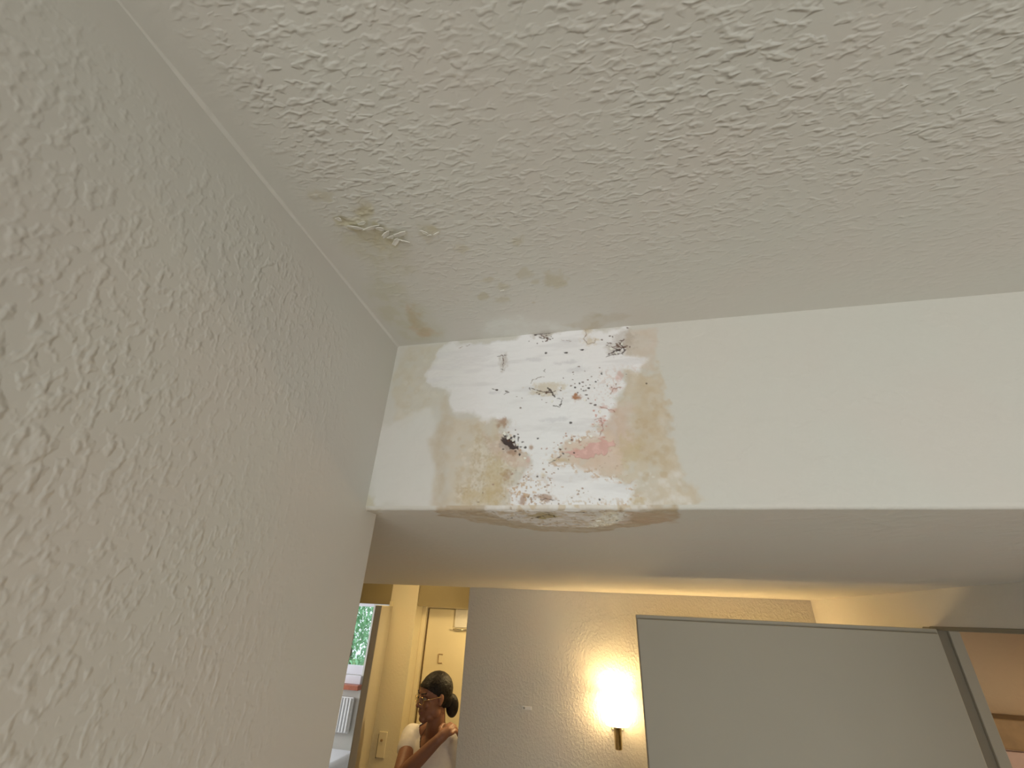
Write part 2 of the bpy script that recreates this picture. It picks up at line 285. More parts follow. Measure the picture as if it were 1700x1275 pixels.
CEIL_SPOTS = [(261.0, 391.6, 11.3, 10.5), (232.5, 391.8, 5.6, 3.0), (192.1, 393.6, 6.8, 4.7), (165.0, 407.6, 5.9, 4.9), (225.2, 324.5, 5.4, 5.4), (161.0, 324.3, 6.1, 6.1), (221.5, 373.8, 6.9, 6.5), (185.1, 417.3, 8.1, 5.8), (341.8, 412.6, 2.0, 1.9), (178.6, 377.8, 5.1, 2.9), (224.6, 430.1, 2.2, 2.2), (54.8, 445.4, 9.0, 19.5), (139.8, 294.6, 6.8, 3.9), (81.7, 255.2, 6.5, 7.3), (45.2, 233.3, 8.5, 4.5)]
CEIL_FLAKES = [(62.3, 272.3, 20), (76.7, 275.4, 18), (88.0, 287.0, 12), (103.1, 289.0, 16), (93.7, 299.4, 12), (103.6, 298.7, 12), (131.1, 292.2, 10), (143.1, 295.5, 9), (134.2, 296.6, 8), (48.5, 260.0, 9), (85.7, 279.3, 10), (191.7, 395.6, 7), (70.1, 269.4, 10), (91.7, 292.1, 9)]

# ------------------------------------------------------------------ procedural damage: noise and masks on a height/colour grid
def vnoise(x, y, seed):
    tab = np.random.default_rng(seed).random((257, 257))
    xi = np.floor(x).astype(int); yi = np.floor(y).astype(int)
    fx = x - xi; fy = y - yi
    fx = fx * fx * (3 - 2 * fx); fy = fy * fy * (3 - 2 * fy)
    a = tab[xi % 256, yi % 256]; b = tab[(xi + 1) % 256, yi % 256]
    c = tab[xi % 256, (yi + 1) % 256]; d = tab[(xi + 1) % 256, (yi + 1) % 256]
    return (a * (1 - fx) + b * fx) * (1 - fy) + (c * (1 - fx) + d * fx) * fy
def fbm(x, y, seed, octs=4, gain=0.5):
    s = 0; amp = 1; tot = 0
    for k in range(octs):
        s = s + amp * vnoise(x * 2 ** k + 17.3 * k, y * 2 ** k + 5.1 * k, seed + k); tot += amp; amp *= gain
    return s / tot
def sstep(a, b, x):
    t = np.clip((x - a) / (b - a), 0, 1); return t * t * (3 - 2 * t)
def poly_sd(px, py, poly):
    """signed distance to a polygon, negative inside"""
    d = np.full(px.shape, 1e9); ins = np.zeros(px.shape, bool)
    n = len(poly)
    for i in range(n):
        x0, y0 = poly[i]; x1, y1 = poly[(i + 1) % n]
        ex, ey = x1 - x0, y1 - y0; L2 = ex * ex + ey * ey + 1e-9
        t = np.clip(((px - x0) * ex + (py - y0) * ey) / L2, 0, 1)
        d = np.minimum(d, np.hypot(px - x0 - t * ex, py - y0 - t * ey))
        c = (y0 > py) != (y1 > py)
        ins ^= c & (px < ex * (py - y0) / (ey if ey else 1e-9) + x0)
    return np.where(ins, -d, d)

class Surface:
    """Colour, relief (mm) and gloss on a grid of millimetre coordinates u (axis 0) and v (axis 1)."""
    def __init__(self, u, v, ref):
        self.u, self.v, self.ref = u, v, ref
        self.U, self.V = np.meshgrid(u, v, indexing='ij')
        self.col = np.tile(PAINT, (len(u), len(v), 1)).astype(float)
        self.h = np.zeros((len(u), len(v))); self.g = np.zeros((len(u), len(v)))
    def win(self, u0, u1, v0, v1):
        return (slice(*np.searchsorted(self.u, (u0, u1))), slice(*np.searchsorted(self.v, (v0, v1))))
    def lay(self, w, m, rgb, h=0.0, g=None):
        c = alb(rgb, self.ref) if not isinstance(rgb, np.ndarray) else rgb
        self.col[w] = self.col[w] * (1 - m[..., None]) + c * m[..., None]
        if h: self.h[w] = self.h[w] + h * m
        if g is not None: self.g[w] = np.maximum(self.g[w], g * m)
    def zone(self, poly, rgb, alpha=1.0, soft=2.0, warp=3.0, freq=0.06, seed=1, h=0.0, g=None, rim=None, mottle=0.0, octs=4):
        p = np.array(poly); mg = soft + warp * 1.5 + 2
        w = self.win(p[:, 0].min() - mg, p[:, 0].max() + mg, p[:, 1].min() - mg, p[:, 1].max() + mg)
        U, V = self.U[w], self.V[w]
        if U.size == 0: return
        wu = (fbm(U * freq, V * freq, seed, octs) - 0.5) * 2 * warp * 1.6
        wv = (fbm(U * freq + 91, V * freq + 37, seed + 50, octs) - 0.5) * 2 * warp * 1.6
        sd = poly_sd(U + wu, V + wv, poly)
        m = sstep(soft, -soft, sd) * alpha
        if mottle: m = m * (1 - mottle + mottle * sstep(0.32, 0.68, fbm(U * 0.09, V * 0.09, seed + 9, 4)))
        self.lay(w, m, rgb, h, g)
        if rim:
            rgb2, a2, wd = rim
            self.lay(w, np.exp(-((sd + wd * 0.6) / wd) ** 2) * a2, rgb2)
        return w, sd
    def blob(self, u, v, ru, rv, rgb, alpha=1.0, soft=0.35, warp=0.5, freq=0.5, seed=3, h=0.0, ang=0.0):
        r = max(ru, rv) * 2.2 + 1
        w = self.win(u - r, u + r, v - r, v + r)
        U, V = self.U[w] - u, self.V[w] - v
        if U.size == 0: return
        if ang: U, V = U * math.cos(ang) + V * math.sin(ang), -U * math.sin(ang) + V * math.cos(ang)
        n = (fbm(self.U[w] * freq, self.V[w] * freq, seed, 3) - 0.5) * 2 * warp
        d = np.hypot(U / ru, V / rv) + n
        self.lay(w, sstep(1 + soft, 1 - soft, d) * alpha, rgb, h)
    def crack(self, pts, wd, rgb, alpha=1.0, seed=5, h=-0.4, jag=1.6):
        p = np.array(pts); mg = 4 + wd
        w = self.win(p[:, 0].min() - mg, p[:, 0].max() + mg, p[:, 1].min() - mg, p[:, 1].max() + mg)
        U, V = self.U[w], self.V[w]
        if U.size == 0: return
        U = U + (fbm(U * 0.35, V * 0.35, seed, 3) - 0.5) * 2 * jag; V = V + (fbm(U * 0.35 + 40, V * 0.35, seed + 7, 3) - 0.5) * 2 * jag
        d = np.full(U.shape, 1e9)
        for (x0, y0), (x1, y1) in zip(pts, pts[1:]):
            ex, ey = x1 - x0, y1 - y0; L2 = ex * ex + ey * ey + 1e-9
            t = np.clip(((U - x0) * ex + (V - y0) * ey) / L2, 0, 1)
            d = np.minimum(d, np.hypot(U - x0 - t * ex, V - y0 - t * ey))
        wn = wd * (0.2 + 1.5 * fbm(U * 0.4, V * 0.4, seed + 3, 3))
        self.lay(w, sstep(wn + 0.35, wn - 0.35, d) * alpha, rgb, h)

def grid_mesh(name, P, surf_col, gloss, mat):
    """P: (nu, nv, 3) positions; one smooth mesh with the colour attribute 'paint'."""
    nu, nv = P.shape[:2]
    me = bpy.data.meshes.new(name)
    idx = np.arange(nu * nv).reshape(nu, nv)
    q = np.stack([idx[:-1, :-1], idx[:-1, 1:], idx[1:, 1:], idx[1:, :-1]], -1).reshape(-1, 4)
    me.vertices.add(nu * nv); me.loops.add(q.size); me.polygons.add(len(q))
    me.vertices.foreach_set('co', P.astype(np.float32).ravel())
    me.loops.foreach_set('vertex_index', q.astype(np.int32).ravel())
    me.polygons.foreach_set('loop_start', np.arange(0, q.size, 4, dtype=np.int32))
    me.polygons.foreach_set('loop_total', np.full(len(q), 4, np.int32))
    me.update(calc_edges=True); me.validate()
    me.polygons.foreach_set('use_smooth', np.ones(len(q), bool))
    a = me.attributes.new('paint', 'FLOAT_COLOR', 'POINT')
    rgba = np.ones((nu * nv, 4), np.float32); rgba[:, :3] = surf_col.reshape(-1, 3)
    a.data.foreach_set('color', rgba.ravel())
    g = me.attributes.new('gloss', 'FLOAT', 'POINT'); g.data.foreach_set('value', gloss.astype(np.float32).ravel())
    me.materials.append(mat)
    o = bpy.data.objects.new(name, me); link(o); o['kind'] = 'structure'
    return o

# ------------------------------------------------------------------ bulkhead over the hall opening (face, rounded edge, soffit)
STEP = 0.7
HF = (ZC - ZS) * 1000
U = np.concatenate([np.arange(-2300, -20, 60), np.arange(-20, 0, 4), np.arange(0, 425, STEP), np.arange(425, 520, 5), np.arange(520, 3420, 60)])
RAD = 5.0
vf = np.arange(0, HF - RAD, STEP)
va = RAD * np.linspace(0, math.pi / 2, 10)[1:]
vs = np.concatenate([np.arange(RAD + STEP, 190, 0.9), np.arange(190, 280, 6), np.arange(280, (YL - YB) * 1000, 50), [(YL - YB) * 1000]])
face = Surface(U, vf, (184, 181, 169))
F_ = face
F_.zone(FACE_ZONES['corner_stain'], (181, 172, 150), 0.62, soft=6, warp=7, freq=0.03, seed=2, mottle=0.5)
F_.zone(FACE_ZONES['upper_right'], (183, 170, 152), 0.75, soft=4, warp=5, freq=0.04, seed=4, mottle=0.3)
F_.zone(FACE_ZONES['white_lower_left'], (196, 194, 185), 0.7, soft=7, warp=8, freq=0.03, seed=6)
F_.zone(FACE_ZONES['left_mid'], (186, 174, 150), 0.62, soft=6, warp=5, freq=0.05, seed=8, mottle=0.35)
F_.zone(FACE_ZONES['left_band'], (174, 160, 134), 0.62, soft=6, warp=5, freq=0.035, seed=12, mottle=0.35)
F_.zone(FACE_ZONES['right_band'], (184, 169, 143), 0.68, soft=8, warp=11, freq=0.05, seed=14, mottle=0.4, rim=((172, 154, 124), 0.3, 3.5))
F_.zone(FACE_ZONES['right_inner'], (176, 158, 127), 0.6, soft=10, warp=7, freq=0.05, seed=16, mottle=0.5)
F_.zone(FACE_ZONES['pink_wash'], (190, 165, 148), 0.5, soft=10, warp=5, freq=0.05, seed=18)
F_.zone(FACE_ZONES['pink_left'], (183, 160, 143), 0.55, soft=6, warp=5, freq=0.05, seed=19)
F_.zone(FACE_ZONES['bottom_left'], (176, 168, 140), 0.6, soft=3, warp=4, freq=0.08, seed=20)
# blistered, grainy paint at the lower left of the patch
w, sd = F_.zone(FACE_ZONES['granular'], (178, 163, 132), 0.36, soft=14, warp=14, freq=0.04, seed=22, mottle=0.6)
gm = sstep(8, -14, sd)
gr = fbm(F_.U[w] * 0.42, F_.V[w] * 0.42, 23, 2)
F_.lay(w, gm * sstep(0.50, 0.72, gr) * 0.35, (202, 195, 178), 0.4)
F_.lay(w, gm * sstep(0.46, 0.30, gr) * 0.35, (162, 142, 104), -0.3)
F_.zone([(234, 190), (251, 172), (269, 160), (303, 150), (322, 160), (312, 220), (286, 206), (240, 202)], (194, 175, 155), 0.85, soft=5, warp=6, freq=0.06, seed=25, mottle=0.4)
F_.zone([(170, 150), (194, 168), (216, 191), (208, 204), (190, 200), (168, 176)], (188, 168, 150), 0.8, soft=6, warp=6, freq=0.06, seed=26, mottle=0.3)
# small blisters under the stained paint
for (u0, u1, v0, v1, n, r0, r1, rgb) in [(300, 392, 206, 247, 80, 1.5, 4.5, (199, 194, 183)), (122, 204, 160, 246, 120, 1.0, 3.2, (199, 191, 174)), (340, 385, 110, 215, 40, 1.5, 5.0, (172, 153, 121)), (112, 180, 135, 240, 40, 2.0, 5.0, (176, 161, 133)), (20, 80, 20, 120, 25, 2.0, 6.0, (190, 185, 170))]:
    for k in range(n):
        t = RNG.uniform(r0, r1)
        F_.blob(RNG.uniform(u0, u1), RNG.uniform(v0, v1) if rgb[0] < 195 else v1 - (v1 - v0) * RNG.uniform(0, 1) ** 1.4, t, t * RNG.uniform(0.7, 1.2), rgb, RNG.uniform(0.25, 0.55), soft=0.6, warp=0.9, freq=0.2, seed=int(RNG.integers(1000)), h=0.15)
# white filler smeared over the patch
wf, sdf = F_.zone(FACE_ZONES['filler'], (211, 210, 206), 0.95, soft=5.0, warp=8.0, freq=0.055, seed=24, h=0.7, octs=6)
fm = sstep(1.0, -2.0, sdf)
F_.lay(wf, fm * sstep(170, 70, F_.U[wf]) * 0.35, (184, 181, 169))
sm = fbm(F_.U[wf] * 0.015, F_.V[wf] * 0.09, 27, 4)
F_.lay(wf, fm * sstep(0.56, 0.74, sm) * 0.5, (194, 192, 188))
F_.h[wf] += fm * (fbm(F_.U[wf] * 0.05, F_.V[wf] * 0.13, 29, 4) - 0.5) * 1.0
# chips where the filler has crumbled along its ragged rim
edge = np.exp(-((sdf + 1.5) / 4.5) ** 2)
chip = fbm(F_.U[wf] * 0.28, F_.V[wf] * 0.28, 31, 3)
low = sstep(120, 165, F_.V[wf]) * sstep(150, 175, F_.U[wf])
F_.lay(wf, edge * low * sstep(0.56, 0.64, chip), (185, 165, 143), -0.5)
crumb = fbm(F_.U[wf] * 0.36, F_.V[wf] * 0.36, 33, 2)
reg = sstep(196, 225, F_.V[wf]) * sstep(250, 205, F_.U[wf]) * fm
F_.lay(wf, reg * sstep(0.60, 0.68, crumb), (180, 158, 132), -0.5)
reg2 = sstep(228, 246, F_.V[wf]) * fm
F_.lay(wf, reg2 * sstep(0.60, 0.70, crumb) * 0.9, (182, 166, 144), -0.5)
reg3 = sstep(280, 315, F_.U[wf]) * sstep(55, 75, F_.V[wf]) * sstep(165, 140, F_.V[wf]) * fm
F_.lay(wf, reg3 * sstep(0.60, 0.68, crumb) * 0.5, (190, 172, 160), -0.4)
# bare pink plaster
w, sd = F_.zone(FACE_ZONES['pink_patch'], (190, 151, 140), 0.9, soft=1.0, warp=5.5, freq=0.12, seed=35, h=-0.9, octs=5)
F_.lay(w, sstep(0, -2, sd) * sstep(0.5, 0.7, fbm(F_.U[w] * 0.2, F_.V[w] * 0.2, 36, 3)) * 0.6, (204, 170, 158))
SPOTC = {'or': (150, 98, 55), 'oc': (176, 158, 118), 'br': (150, 120, 95), 'pk': (188, 148, 134), 'gr': (150, 138, 122), 'gy': (188, 186, 184), 'dk': (98, 82, 76)}
SPOTA = {'or': 0.9, 'oc': 0.5, 'br': 0.75, 'pk': 0.5, 'gr': 0.45, 'gy': 0.6, 'dk': 0.45}
for i, (u, v, a, b, k) in enumerate(FACE_SPOTS):
    F_.blob(u, v, a, b, SPOTC[k], SPOTA[k], soft=0.55, warp=0.9, freq=0.22, seed=40 + i, h=-0.2)
# the hole where the plaster has fallen out
F_.zone(FACE_ZONES['hole'], (58, 46, 44), 0.95, soft=0.9, warp=1.6, freq=0.2, seed=80, h=-3.0)
for i, (u, v, a, b) in enumerate(FACE_SPECKS):
    F_.blob(u, v, max(a * 0.85, 0.7), max(b * 0.85, 0.6), ((48, 37, 34), (92, 68, 56), (66, 50, 44))[i % 3] if i > 17 else (46, 34, 32), 0.9, soft=0.35, warp=0.7, freq=0.5, seed=90 + i, h=-0.5)
CRC = [(62, 44, 34), (46, 30, 24), (92, 66, 50), (70, 52, 42)]
for i, (pts, wd) in enumerate(FACE_CRACKS):
    rgb = CRC[i % 4]
    if i in (22, 23, 24): rgb = (148, 112, 98)
    if i in (12, 25, 26): rgb = (132, 112, 96)
    F_.crack(pts, wd * 0.72, rgb, 0.85, seed=130 + i)
# fine scattered crumbs around the cracked areas
for (cu, cv, ru, rv, n, rgb) in [(285, 92, 30, 26, 26, (92, 64, 52)), (190, 165, 16, 12, 16, (60, 45, 42)), (215, 215, 35, 24, 40, (150, 126, 108)),
                                 (325, 30, 18, 16, 22, (88, 66, 56)), (228, 96, 28, 14, 16, (96, 74, 58)), (300, 205, 30, 22, 22, (178, 158, 136)),
                                 (255, 172, 22, 16, 22, (160, 128, 112)), (228, 12, 14, 8, 10, (80, 66, 58)), (240, 236, 60, 8, 20, (140, 120, 100)), (300, 140, 14, 24, 18, (182, 134, 120))]:
    for k in range(n):
        u = cu + RNG.normal() * ru * 0.6; v = cv + RNG.normal() * rv * 0.6
        F_.blob(u, min(max(v, 1), HF - 6), RNG.uniform(0.5, 1.7), RNG.uniform(0.4, 1.2), rgb, 0.85, soft=0.4, warp=0.8, freq=0.6, seed=int(RNG.integers(1000)), h=-0.3)
stained = sstep(0.02, 0.10, (PAINT - F_.col)[..., 2])[..., None]
F_.col *= 1 + stained * ((fbm(F_.U * 0.11, F_.V * 0.11, 72, 5) - 0.5) * 0.15)[..., None] * np.array((0.7, 1.0, 1.5))
F_.h += (fbm(F_.U * 0.02, F_.V * 0.02, 71, 3) - 0.5) * 1.2 * sstep(0, 20, F_.V)

soff = Surface(U, np.concatenate([va / (math.pi / 2), vs]), (146, 137, 123))
S_ = soff
w, sd = S_.zone(SOFFIT_ZONES['rim'], (132, 114, 90), 0.9, soft=4, warp=9, freq=0.05, seed=200, mottle=0.35, rim=((128, 108, 82), 0.4, 3.5))
S_.zone(SOFFIT_ZONES['corner'], (132, 118, 96), 0.6, soft=3, warp=3, freq=0.08, seed=203)
w, sd = S_.zone(SOFFIT_ZONES['inner'], (163, 154, 142), 0.9, soft=4, warp=8, freq=0.08, seed=204, h=0.6, mottle=0.3, octs=5)
S_.lay(w, sstep(2, -3, sd) * sstep(0.56, 0.66, fbm(S_.U[w] * 0.12, S_.V[w] * 0.12, 205, 4)) * 0.6, (140, 120, 92), -0.4)
S_.zone(SOFFIT_ZONES['rust'], (136, 112, 88), 0.7, soft=5, warp=7, freq=0.07, seed=206, mottle=0.5)
S_.zone(SOFFIT_ZONES['ochre'], (116, 98, 56), 0.85, soft=2, warp=5, freq=0.15, seed=208, h=-0.8, mottle=0.4)
w, sd = S_.zone(SOFFIT_ZONES['gloss'], (182, 168, 142), 0.6, soft=6, warp=8, freq=0.1, seed=210, g=1.0, mottle=0.25)  # glossy blister; the lamp's glint is also put in as a paler colour
S_.h[w] += sstep(3, -4, sd) * (fbm(S_.U[w] * 0.3, S_.V[w] * 0.22, 211, 4) - 0.4) * 3.5
for i, (pts, wd) in enumerate(SOFFIT_CRACKS):
    S_.crack(pts, max(wd, 0.7), (48, 34, 24), 0.92, seed=230 + i, jag=3.0)
for k in range(70):
    u = RNG.uniform(130, 330); v = RNG.uniform(2, 110 - abs(u - 230) * 0.7)
    S_.blob(u, v, RNG.uniform(0.8, 2.4), RNG.uniform(1.0, 4.0), (120, 100, 76), 0.6, warp=0.8, freq=0.4, seed=int(RNG.integers(1000)))
rgh = sstep(8, -6, poly_sd(S_.U, S_.V, SOFFIT_ZONES['rim']))
S_.h += rgh * (fbm(S_.U * 0.11, S_.V * 0.11, 77, 4) - 0.5) * 2.4

nf, na = len(vf), len(va)
Pz = np.zeros((len(U), nf + len(soff.v) + 2, 3))
Pz[..., 0] = (XL + U / 1000)[:, None]
wob = (fbm(U * 0.012, U * 0 + 3.3, 60, 4) - 0.5) * 2.0          # hand-plastered, slightly wavy arris (mm)
near = np.clip((vf - (HF - 60)) / 60, 0, 1)
Pz[:, :nf, 1] = YB - F_.h / 1000
Pz[:, :nf, 2] = ZC - (vf[None, :] + wob[:, None] * near) / 1000
tha = va / RAD
Pz[:, nf:nf + na, 1] = YB + (RAD - RAD * np.cos(tha))[None, :] / 1000
Pz[:, nf:nf + na, 2] = ZS + ((RAD - RAD * np.sin(tha))[None, :] - wob[:, None]) / 1000
fade = np.clip(1 - vs / 60, 0, 1)
Pz[:, nf + na:-2, 1] = YB + vs[None, :] / 1000
Pz[:, nf + na:-2, 2] = ZS - (S_.h[:, na:] + wob[:, None] * fade) / 1000
Pz[:, -2, 1] = YL; Pz[:, -2, 2] = ZC + 0.02
Pz[:, -1, 1] = YB; Pz[:, -1, 2] = ZC + 0.02
colr = np.concatenate([F_.col, S_.col, S_.col[:, -1:], S_.col[:, -1:]], 1)
glo = np.concatenate([F_.g, S_.g, S_.g[:, -1:], S_.g[:, -1:]], 1)
bulkhead = grid_mesh('wall_bulkhead', Pz, colr, glo, MT['bulk'])
tag(bulkhead, 'white plastered bulkhead across the opening with a large water-damaged patch of peeling paint')

# ------------------------------------------------------------------ main ceiling
XM, YM0 = 2.6, -2.4
uc = np.concatenate([np.arange(0, 450, 1.0), np.arange(450, 520, 5), np.arange(520, 2930, 60)])
vc = np.concatenate([np.arange(-2400, 140, 60), np.arange(140, 170, 5), np.arange(170, 500.5, 1.0)])
C_ = Surface(uc, vc, (157, 149, 137))
C_.zone(CEIL_ZONES['diffuse'], (147, 138, 114), 0.5, soft=14, warp=16, freq=0.02, seed=300, mottle=0.6)
C_.zone(CEIL_ZONES['flaky'], (146, 134, 106), 0.75, soft=4, warp=8, freq=0.06, seed=302, mottle=0.45, h=-0.3)
C_.zone(CEIL_ZONES['patch'], (148, 136, 112), 0.7, soft=4, warp=6, freq=0.07, seed=304, mottle=0.5)
C_.zone(CEIL_ZONES['rusty'], (150, 122, 90), 0.6, soft=7, warp=9, freq=0.05, seed=306, mottle=0.5)
C_.zone(CEIL_ZONES['edge_brown'], (140, 126, 104), 0.6, soft=5, warp=8, freq=0.05, seed=308, mottle=0.5)
C_.zone(CEIL_ZONES['edge_white'], (168, 163, 152), 0.6, soft=10, warp=10, freq=0.03, seed=310, mottle=0.5)
for i, (u, v, a, b) in enumerate(CEIL_SPOTS):
    C_.blob(u, v, a * 1.1, b * 1.2, (143, 130, 104), 0.55 if i in (0, 3, 11) else 0.4, soft=0.6, warp=1.0, freq=0.12, seed=320 + i)
fz = sstep(5, -8, poly_sd(C_.U, C_.V, CEIL_ZONES['flaky']))
C_.h += fz * (fbm(C_.U * 0.12, C_.V * 0.12, 340, 4) - 0.45) * 4.0
C_.h += (fbm(C_.U * 0.008, C_.V * 0.008, 350, 3) - 0.5) * 1.5 * sstep(0, 40, C_.U) * sstep(500, 470, C_.V) * sstep(140, 180, C_.V) * sstep(450, 430, C_.U)
PC = np.zeros((len(uc), len(vc), 3))
PC[..., 0] = (XL + uc / 1000)[:, None]; PC[..., 1] = (vc / 1000)[None, :]; PC[..., 2] = ZC - C_.h / 1000
PC = PC[:, ::-1]
ceiling = grid_mesh('ceiling', PC, C_.col[:, ::-1], C_.g, MT['ceiling'])
tag(ceiling, 'rough-cast plaster ceiling with yellowed stains and flaking paint by the corner')

# curled flakes of loose paint hanging from the ceiling
def flake_mesh(r, seed):
    g = random.Random(seed); n = 9
    bm = bmesh.new(); top = []; bot = []
    for k in range(n):
        a = 2 * math.pi * k / n; rr = r * g.uniform(0.6, 1.15)
        x, y = rr * math.cos(a), rr * 0.7 * math.sin(a)
        z = -0.35 * max(0, y + r * 0.4) - g.uniform(0, 0.06) * r
        top.append(bm.verts.new((x, y, z))); bot.append(bm.verts.new((x * 0.97, y * 0.97, z - 0.0006)))
    ct = bm.verts.new((0, 0, -0.05 * r)); cb = bm.verts.new((0, 0, -0.05 * r - 0.0007))
    for k in range(n):
        j = (k + 1) % n
        bm.faces.new((ct, top[k], top[j])); bm.faces.new((cb, bot[j], bot[k])); bm.faces.new((top[k], bot[k], bot[j], top[j]))
    return bm
for i, (u, v, r) in enumerate(CEIL_FLAKES):
    o = obj('paint_flake', flake_mesh(r * 0.00055, i), MT['flake'], ceiling)
    o.location = (XL + u / 1000, v / 1000, ZC - 0.0022); o.rotation_euler = (random.uniform(-0.5, 0.1), random.uniform(-0.3, 0.3), random.uniform(2.4, 3.8))
# and from the broken filler on the face
for i, (u, v, r) in enumerate([(178, 152, 3.0), (184, 158, 3.4), (190, 162, 2.4), (196, 168, 2.6), (250, 174, 2.6), (262, 168, 2.8), (275, 164, 2.4), (288, 160, 2.6), (206, 186, 2.2), (282, 110, 2.4), (228, 99, 2.6), (320, 36, 2.6), (326, 44, 2.4), (334, 30, 2.0), (240, 110, 2.0), (300, 128, 2.2)]):
    o = obj('filler_flake', flake_mesh(r / 1000, 40 + i), MT['flake'], bulkhead)
    o.location = (XL + u / 1000, YB - 0.0012, ZC - v / 1000); o.rotation_euler = (-math.pi / 2 + random.uniform(-0.2, 0.3), random.uniform(-0.4, 0.4), 0)
    o.rotation_euler.rotate_axis('Z', random.uniform(0, 6.28))

# ------------------------------------------------------------------ walls and floors
wall_left = struct('wall_left', boxes([(XL - 0.11, XL, -0.2, YE, 0, ZC + 0.02)], bev=0.004), MT['wall_left'])
tag(wall_left, 'rough-cast off-white wall that ends in a free corner')
# hand-rounded corner of filler between the left wall and the ceiling
bm = bmesh.new(); R_ = 0.009; rows = []
for y in np.arange(-0.2, 0.5001, 0.01):
    ring = []; R_ = 0.003 + 0.004 * float(vnoise(np.array(y * 14.0), np.array(0.5), 9))
    for k in range(7):
        a = math.pi / 2 * k / 6
        ring.append(bm.verts.new((XL - 0.0005 + R_ * (1 - math.sin(a)), y, ZC + 0.0005 - R_ * (1 - math.cos(a)))))
    rows.append(ring)
for a, b in zip(rows, rows[1:]):
    for k in range(6): bm.faces.new((a[k], a[k + 1], b[k + 1], b[k]))
struct('trim_1', bm, MT['smooth'], smooth=True)

struct('wall_bay', boxes([(-2.6, XL - 0.11, -0.2, -0.1, 0, ZC)]), MT['smooth'])
struct('wall_bay_left', boxes([(-2.7, -2.6, YM0 - 0.1, -0.1, 0, ZC + 0.02)]), MT['smooth'])
struct('ceiling_bay', boxes([(-2.7, XL, YM0 - 0.1, -0.1, ZC, ZC + 0.05)]), MT['smooth'])

HX0, HX1 = -2.6, XR + 0.055       # hall extents
ZT = ZC + 0.02
struct('wall_hall_near', boxes([(HX0, XL - 0.11, 0.44, YE, 0, ZS)]), MT['smooth'])
struct('wall_hall_left', boxes([(HX0 - 0.1, HX0, 0.44, YW, 0, ZT)]), MT['smooth'])
wl = struct('wall_lamp', boxes([(XEND, HX1, YL, YL + 0.12, 0, ZT)], bev=0.003), MT['hall'])
OPY0, OPY1 = 0.74, YDOOR + 0.045          # doorway in the right wall
struct('wall_hall_right', boxes([(XR, HX1, YB, OPY0, 0, ZS), (XR, HX1, OPY1, YL, 0, ZS), (XR, HX1, OPY0, OPY1, ZD + 0.004, ZS)]), MT['smooth'])
struct('wall_main_front', boxes([(HX1, XM, YB, YB + 0.1, 0, ZS)]), MT['smooth'])
struct('wall_main_right', boxes([(XM, XM + 0.1, YM0 - 0.1, YB + 0.1, 0, ZT)]), MT['smooth'])
WX0, WX1, WZ0, WZ1 = -1.2, 1.4, 0.1, 2.1
WY = YM0 - 0.1
struct('wall_main_back', boxes([(-2.7, WX0, WY, YM0, 0, ZT), (WX1, XM + 0.1, WY, YM0, 0, ZT), (WX0, WX1, WY, YM0, 0, WZ0), (WX0, WX1, WY, YM0, WZ1, ZT)]), MT['smooth'])
win1 = struct('window_1', boxes([(WX0, WX1, WY + 0.02, WY + 0.07, WZ0, WZ0 + 0.06), (WX0, WX1, WY + 0.02, WY + 0.07, WZ1 - 0.06, WZ1), (WX0, WX0 + 0.06, WY + 0.02, WY + 0.07, WZ0, WZ1), (WX1 - 0.06, WX1, WY + 0.02, WY + 0.07, WZ0, WZ1), (0.07, 0.13, WY + 0.02, WY + 0.07, WZ0, WZ1)]), MT['white'])
obj('pane', boxes([(WX0 + 0.06, 0.07, WY + 0.043, WY + 0.047, WZ0 + 0.06, WZ1 - 0.06)]), MT['glass'], win1)
obj('pane', boxes([(0.13, WX1 - 0.06, WY + 0.043, WY + 0.047, WZ0 + 0.06, WZ1 - 0.06)]), MT['glass'], win1)
struct('floor', boxes([(-5.4, 3.7, WY, 6.2, -0.12, 0.0)]), MT['floor'])
struct('ceiling_passage', boxes([(HX0 - 0.1, HX1, YL, YW + 0.3, ZC, ZC + 0.05)]), MT['cream'])

# wall with two doorways beyond the lamp wall
A0, A1, B0, B1 = -2.40, -1.60, -1.392, -0.60
struct('wall_passage', boxes([(HX0 - 0.1, A0, YW, YW + 0.126, 0, ZC), (A1, B0, YW, YW + 0.126, 0, ZC), (B1, HX1, YW, YW + 0.126, 0, ZC),
                              (A0, A1, YW + 0.04, YW + 0.126, ZD, ZC), (B0, B1, YW + 0.04, YW + 0.126, ZD, ZC)]), MT['cream'])
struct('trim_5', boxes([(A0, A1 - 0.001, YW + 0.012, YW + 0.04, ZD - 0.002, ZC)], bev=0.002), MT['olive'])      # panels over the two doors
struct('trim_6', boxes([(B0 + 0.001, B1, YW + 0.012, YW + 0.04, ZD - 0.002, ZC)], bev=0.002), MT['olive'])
struct('wall_passage_end', boxes([(HX1, HX1 + 0.1, YL, YW + 0.2, 0, ZT)]), MT['cream'])
struct('trim_2', boxes([(A1, A1 + 0.022, YW - 0.012, YW, 0, ZD + 0.02)], bev=0.003), MT['cream_door'])     # casing beside the open door
# closed door deep in the second doorway
d1 = struct('door_1', boxes([(B0 + 0.045, B1 - 0.005, YW + 0.135, YW + 0.175, 0.01, ZD - 0.012)], bev=0.004), MT['cream_door'])
obj('door_frame', boxes([(B0, B0 + 0.030, YW + 0.112, YW + 0.19, 0, ZD), (B0 + 0.030, B1, YW + 0.126, YW + 0.19, ZD - 0.008, ZD)], bev=0.002), MT['cream_door'], d1)
obj('gap_seal', boxes([(B0 + 0.030, B0 + 0.045, YW + 0.165, YW + 0.175, 0, ZD - 0.008)]), MT['brown'], d1)
struct('wall_closet', boxes([(B0 - 0.1, HX1, YW + 0.19, YW + 0.26, 0, ZC)]), MT['cream'])

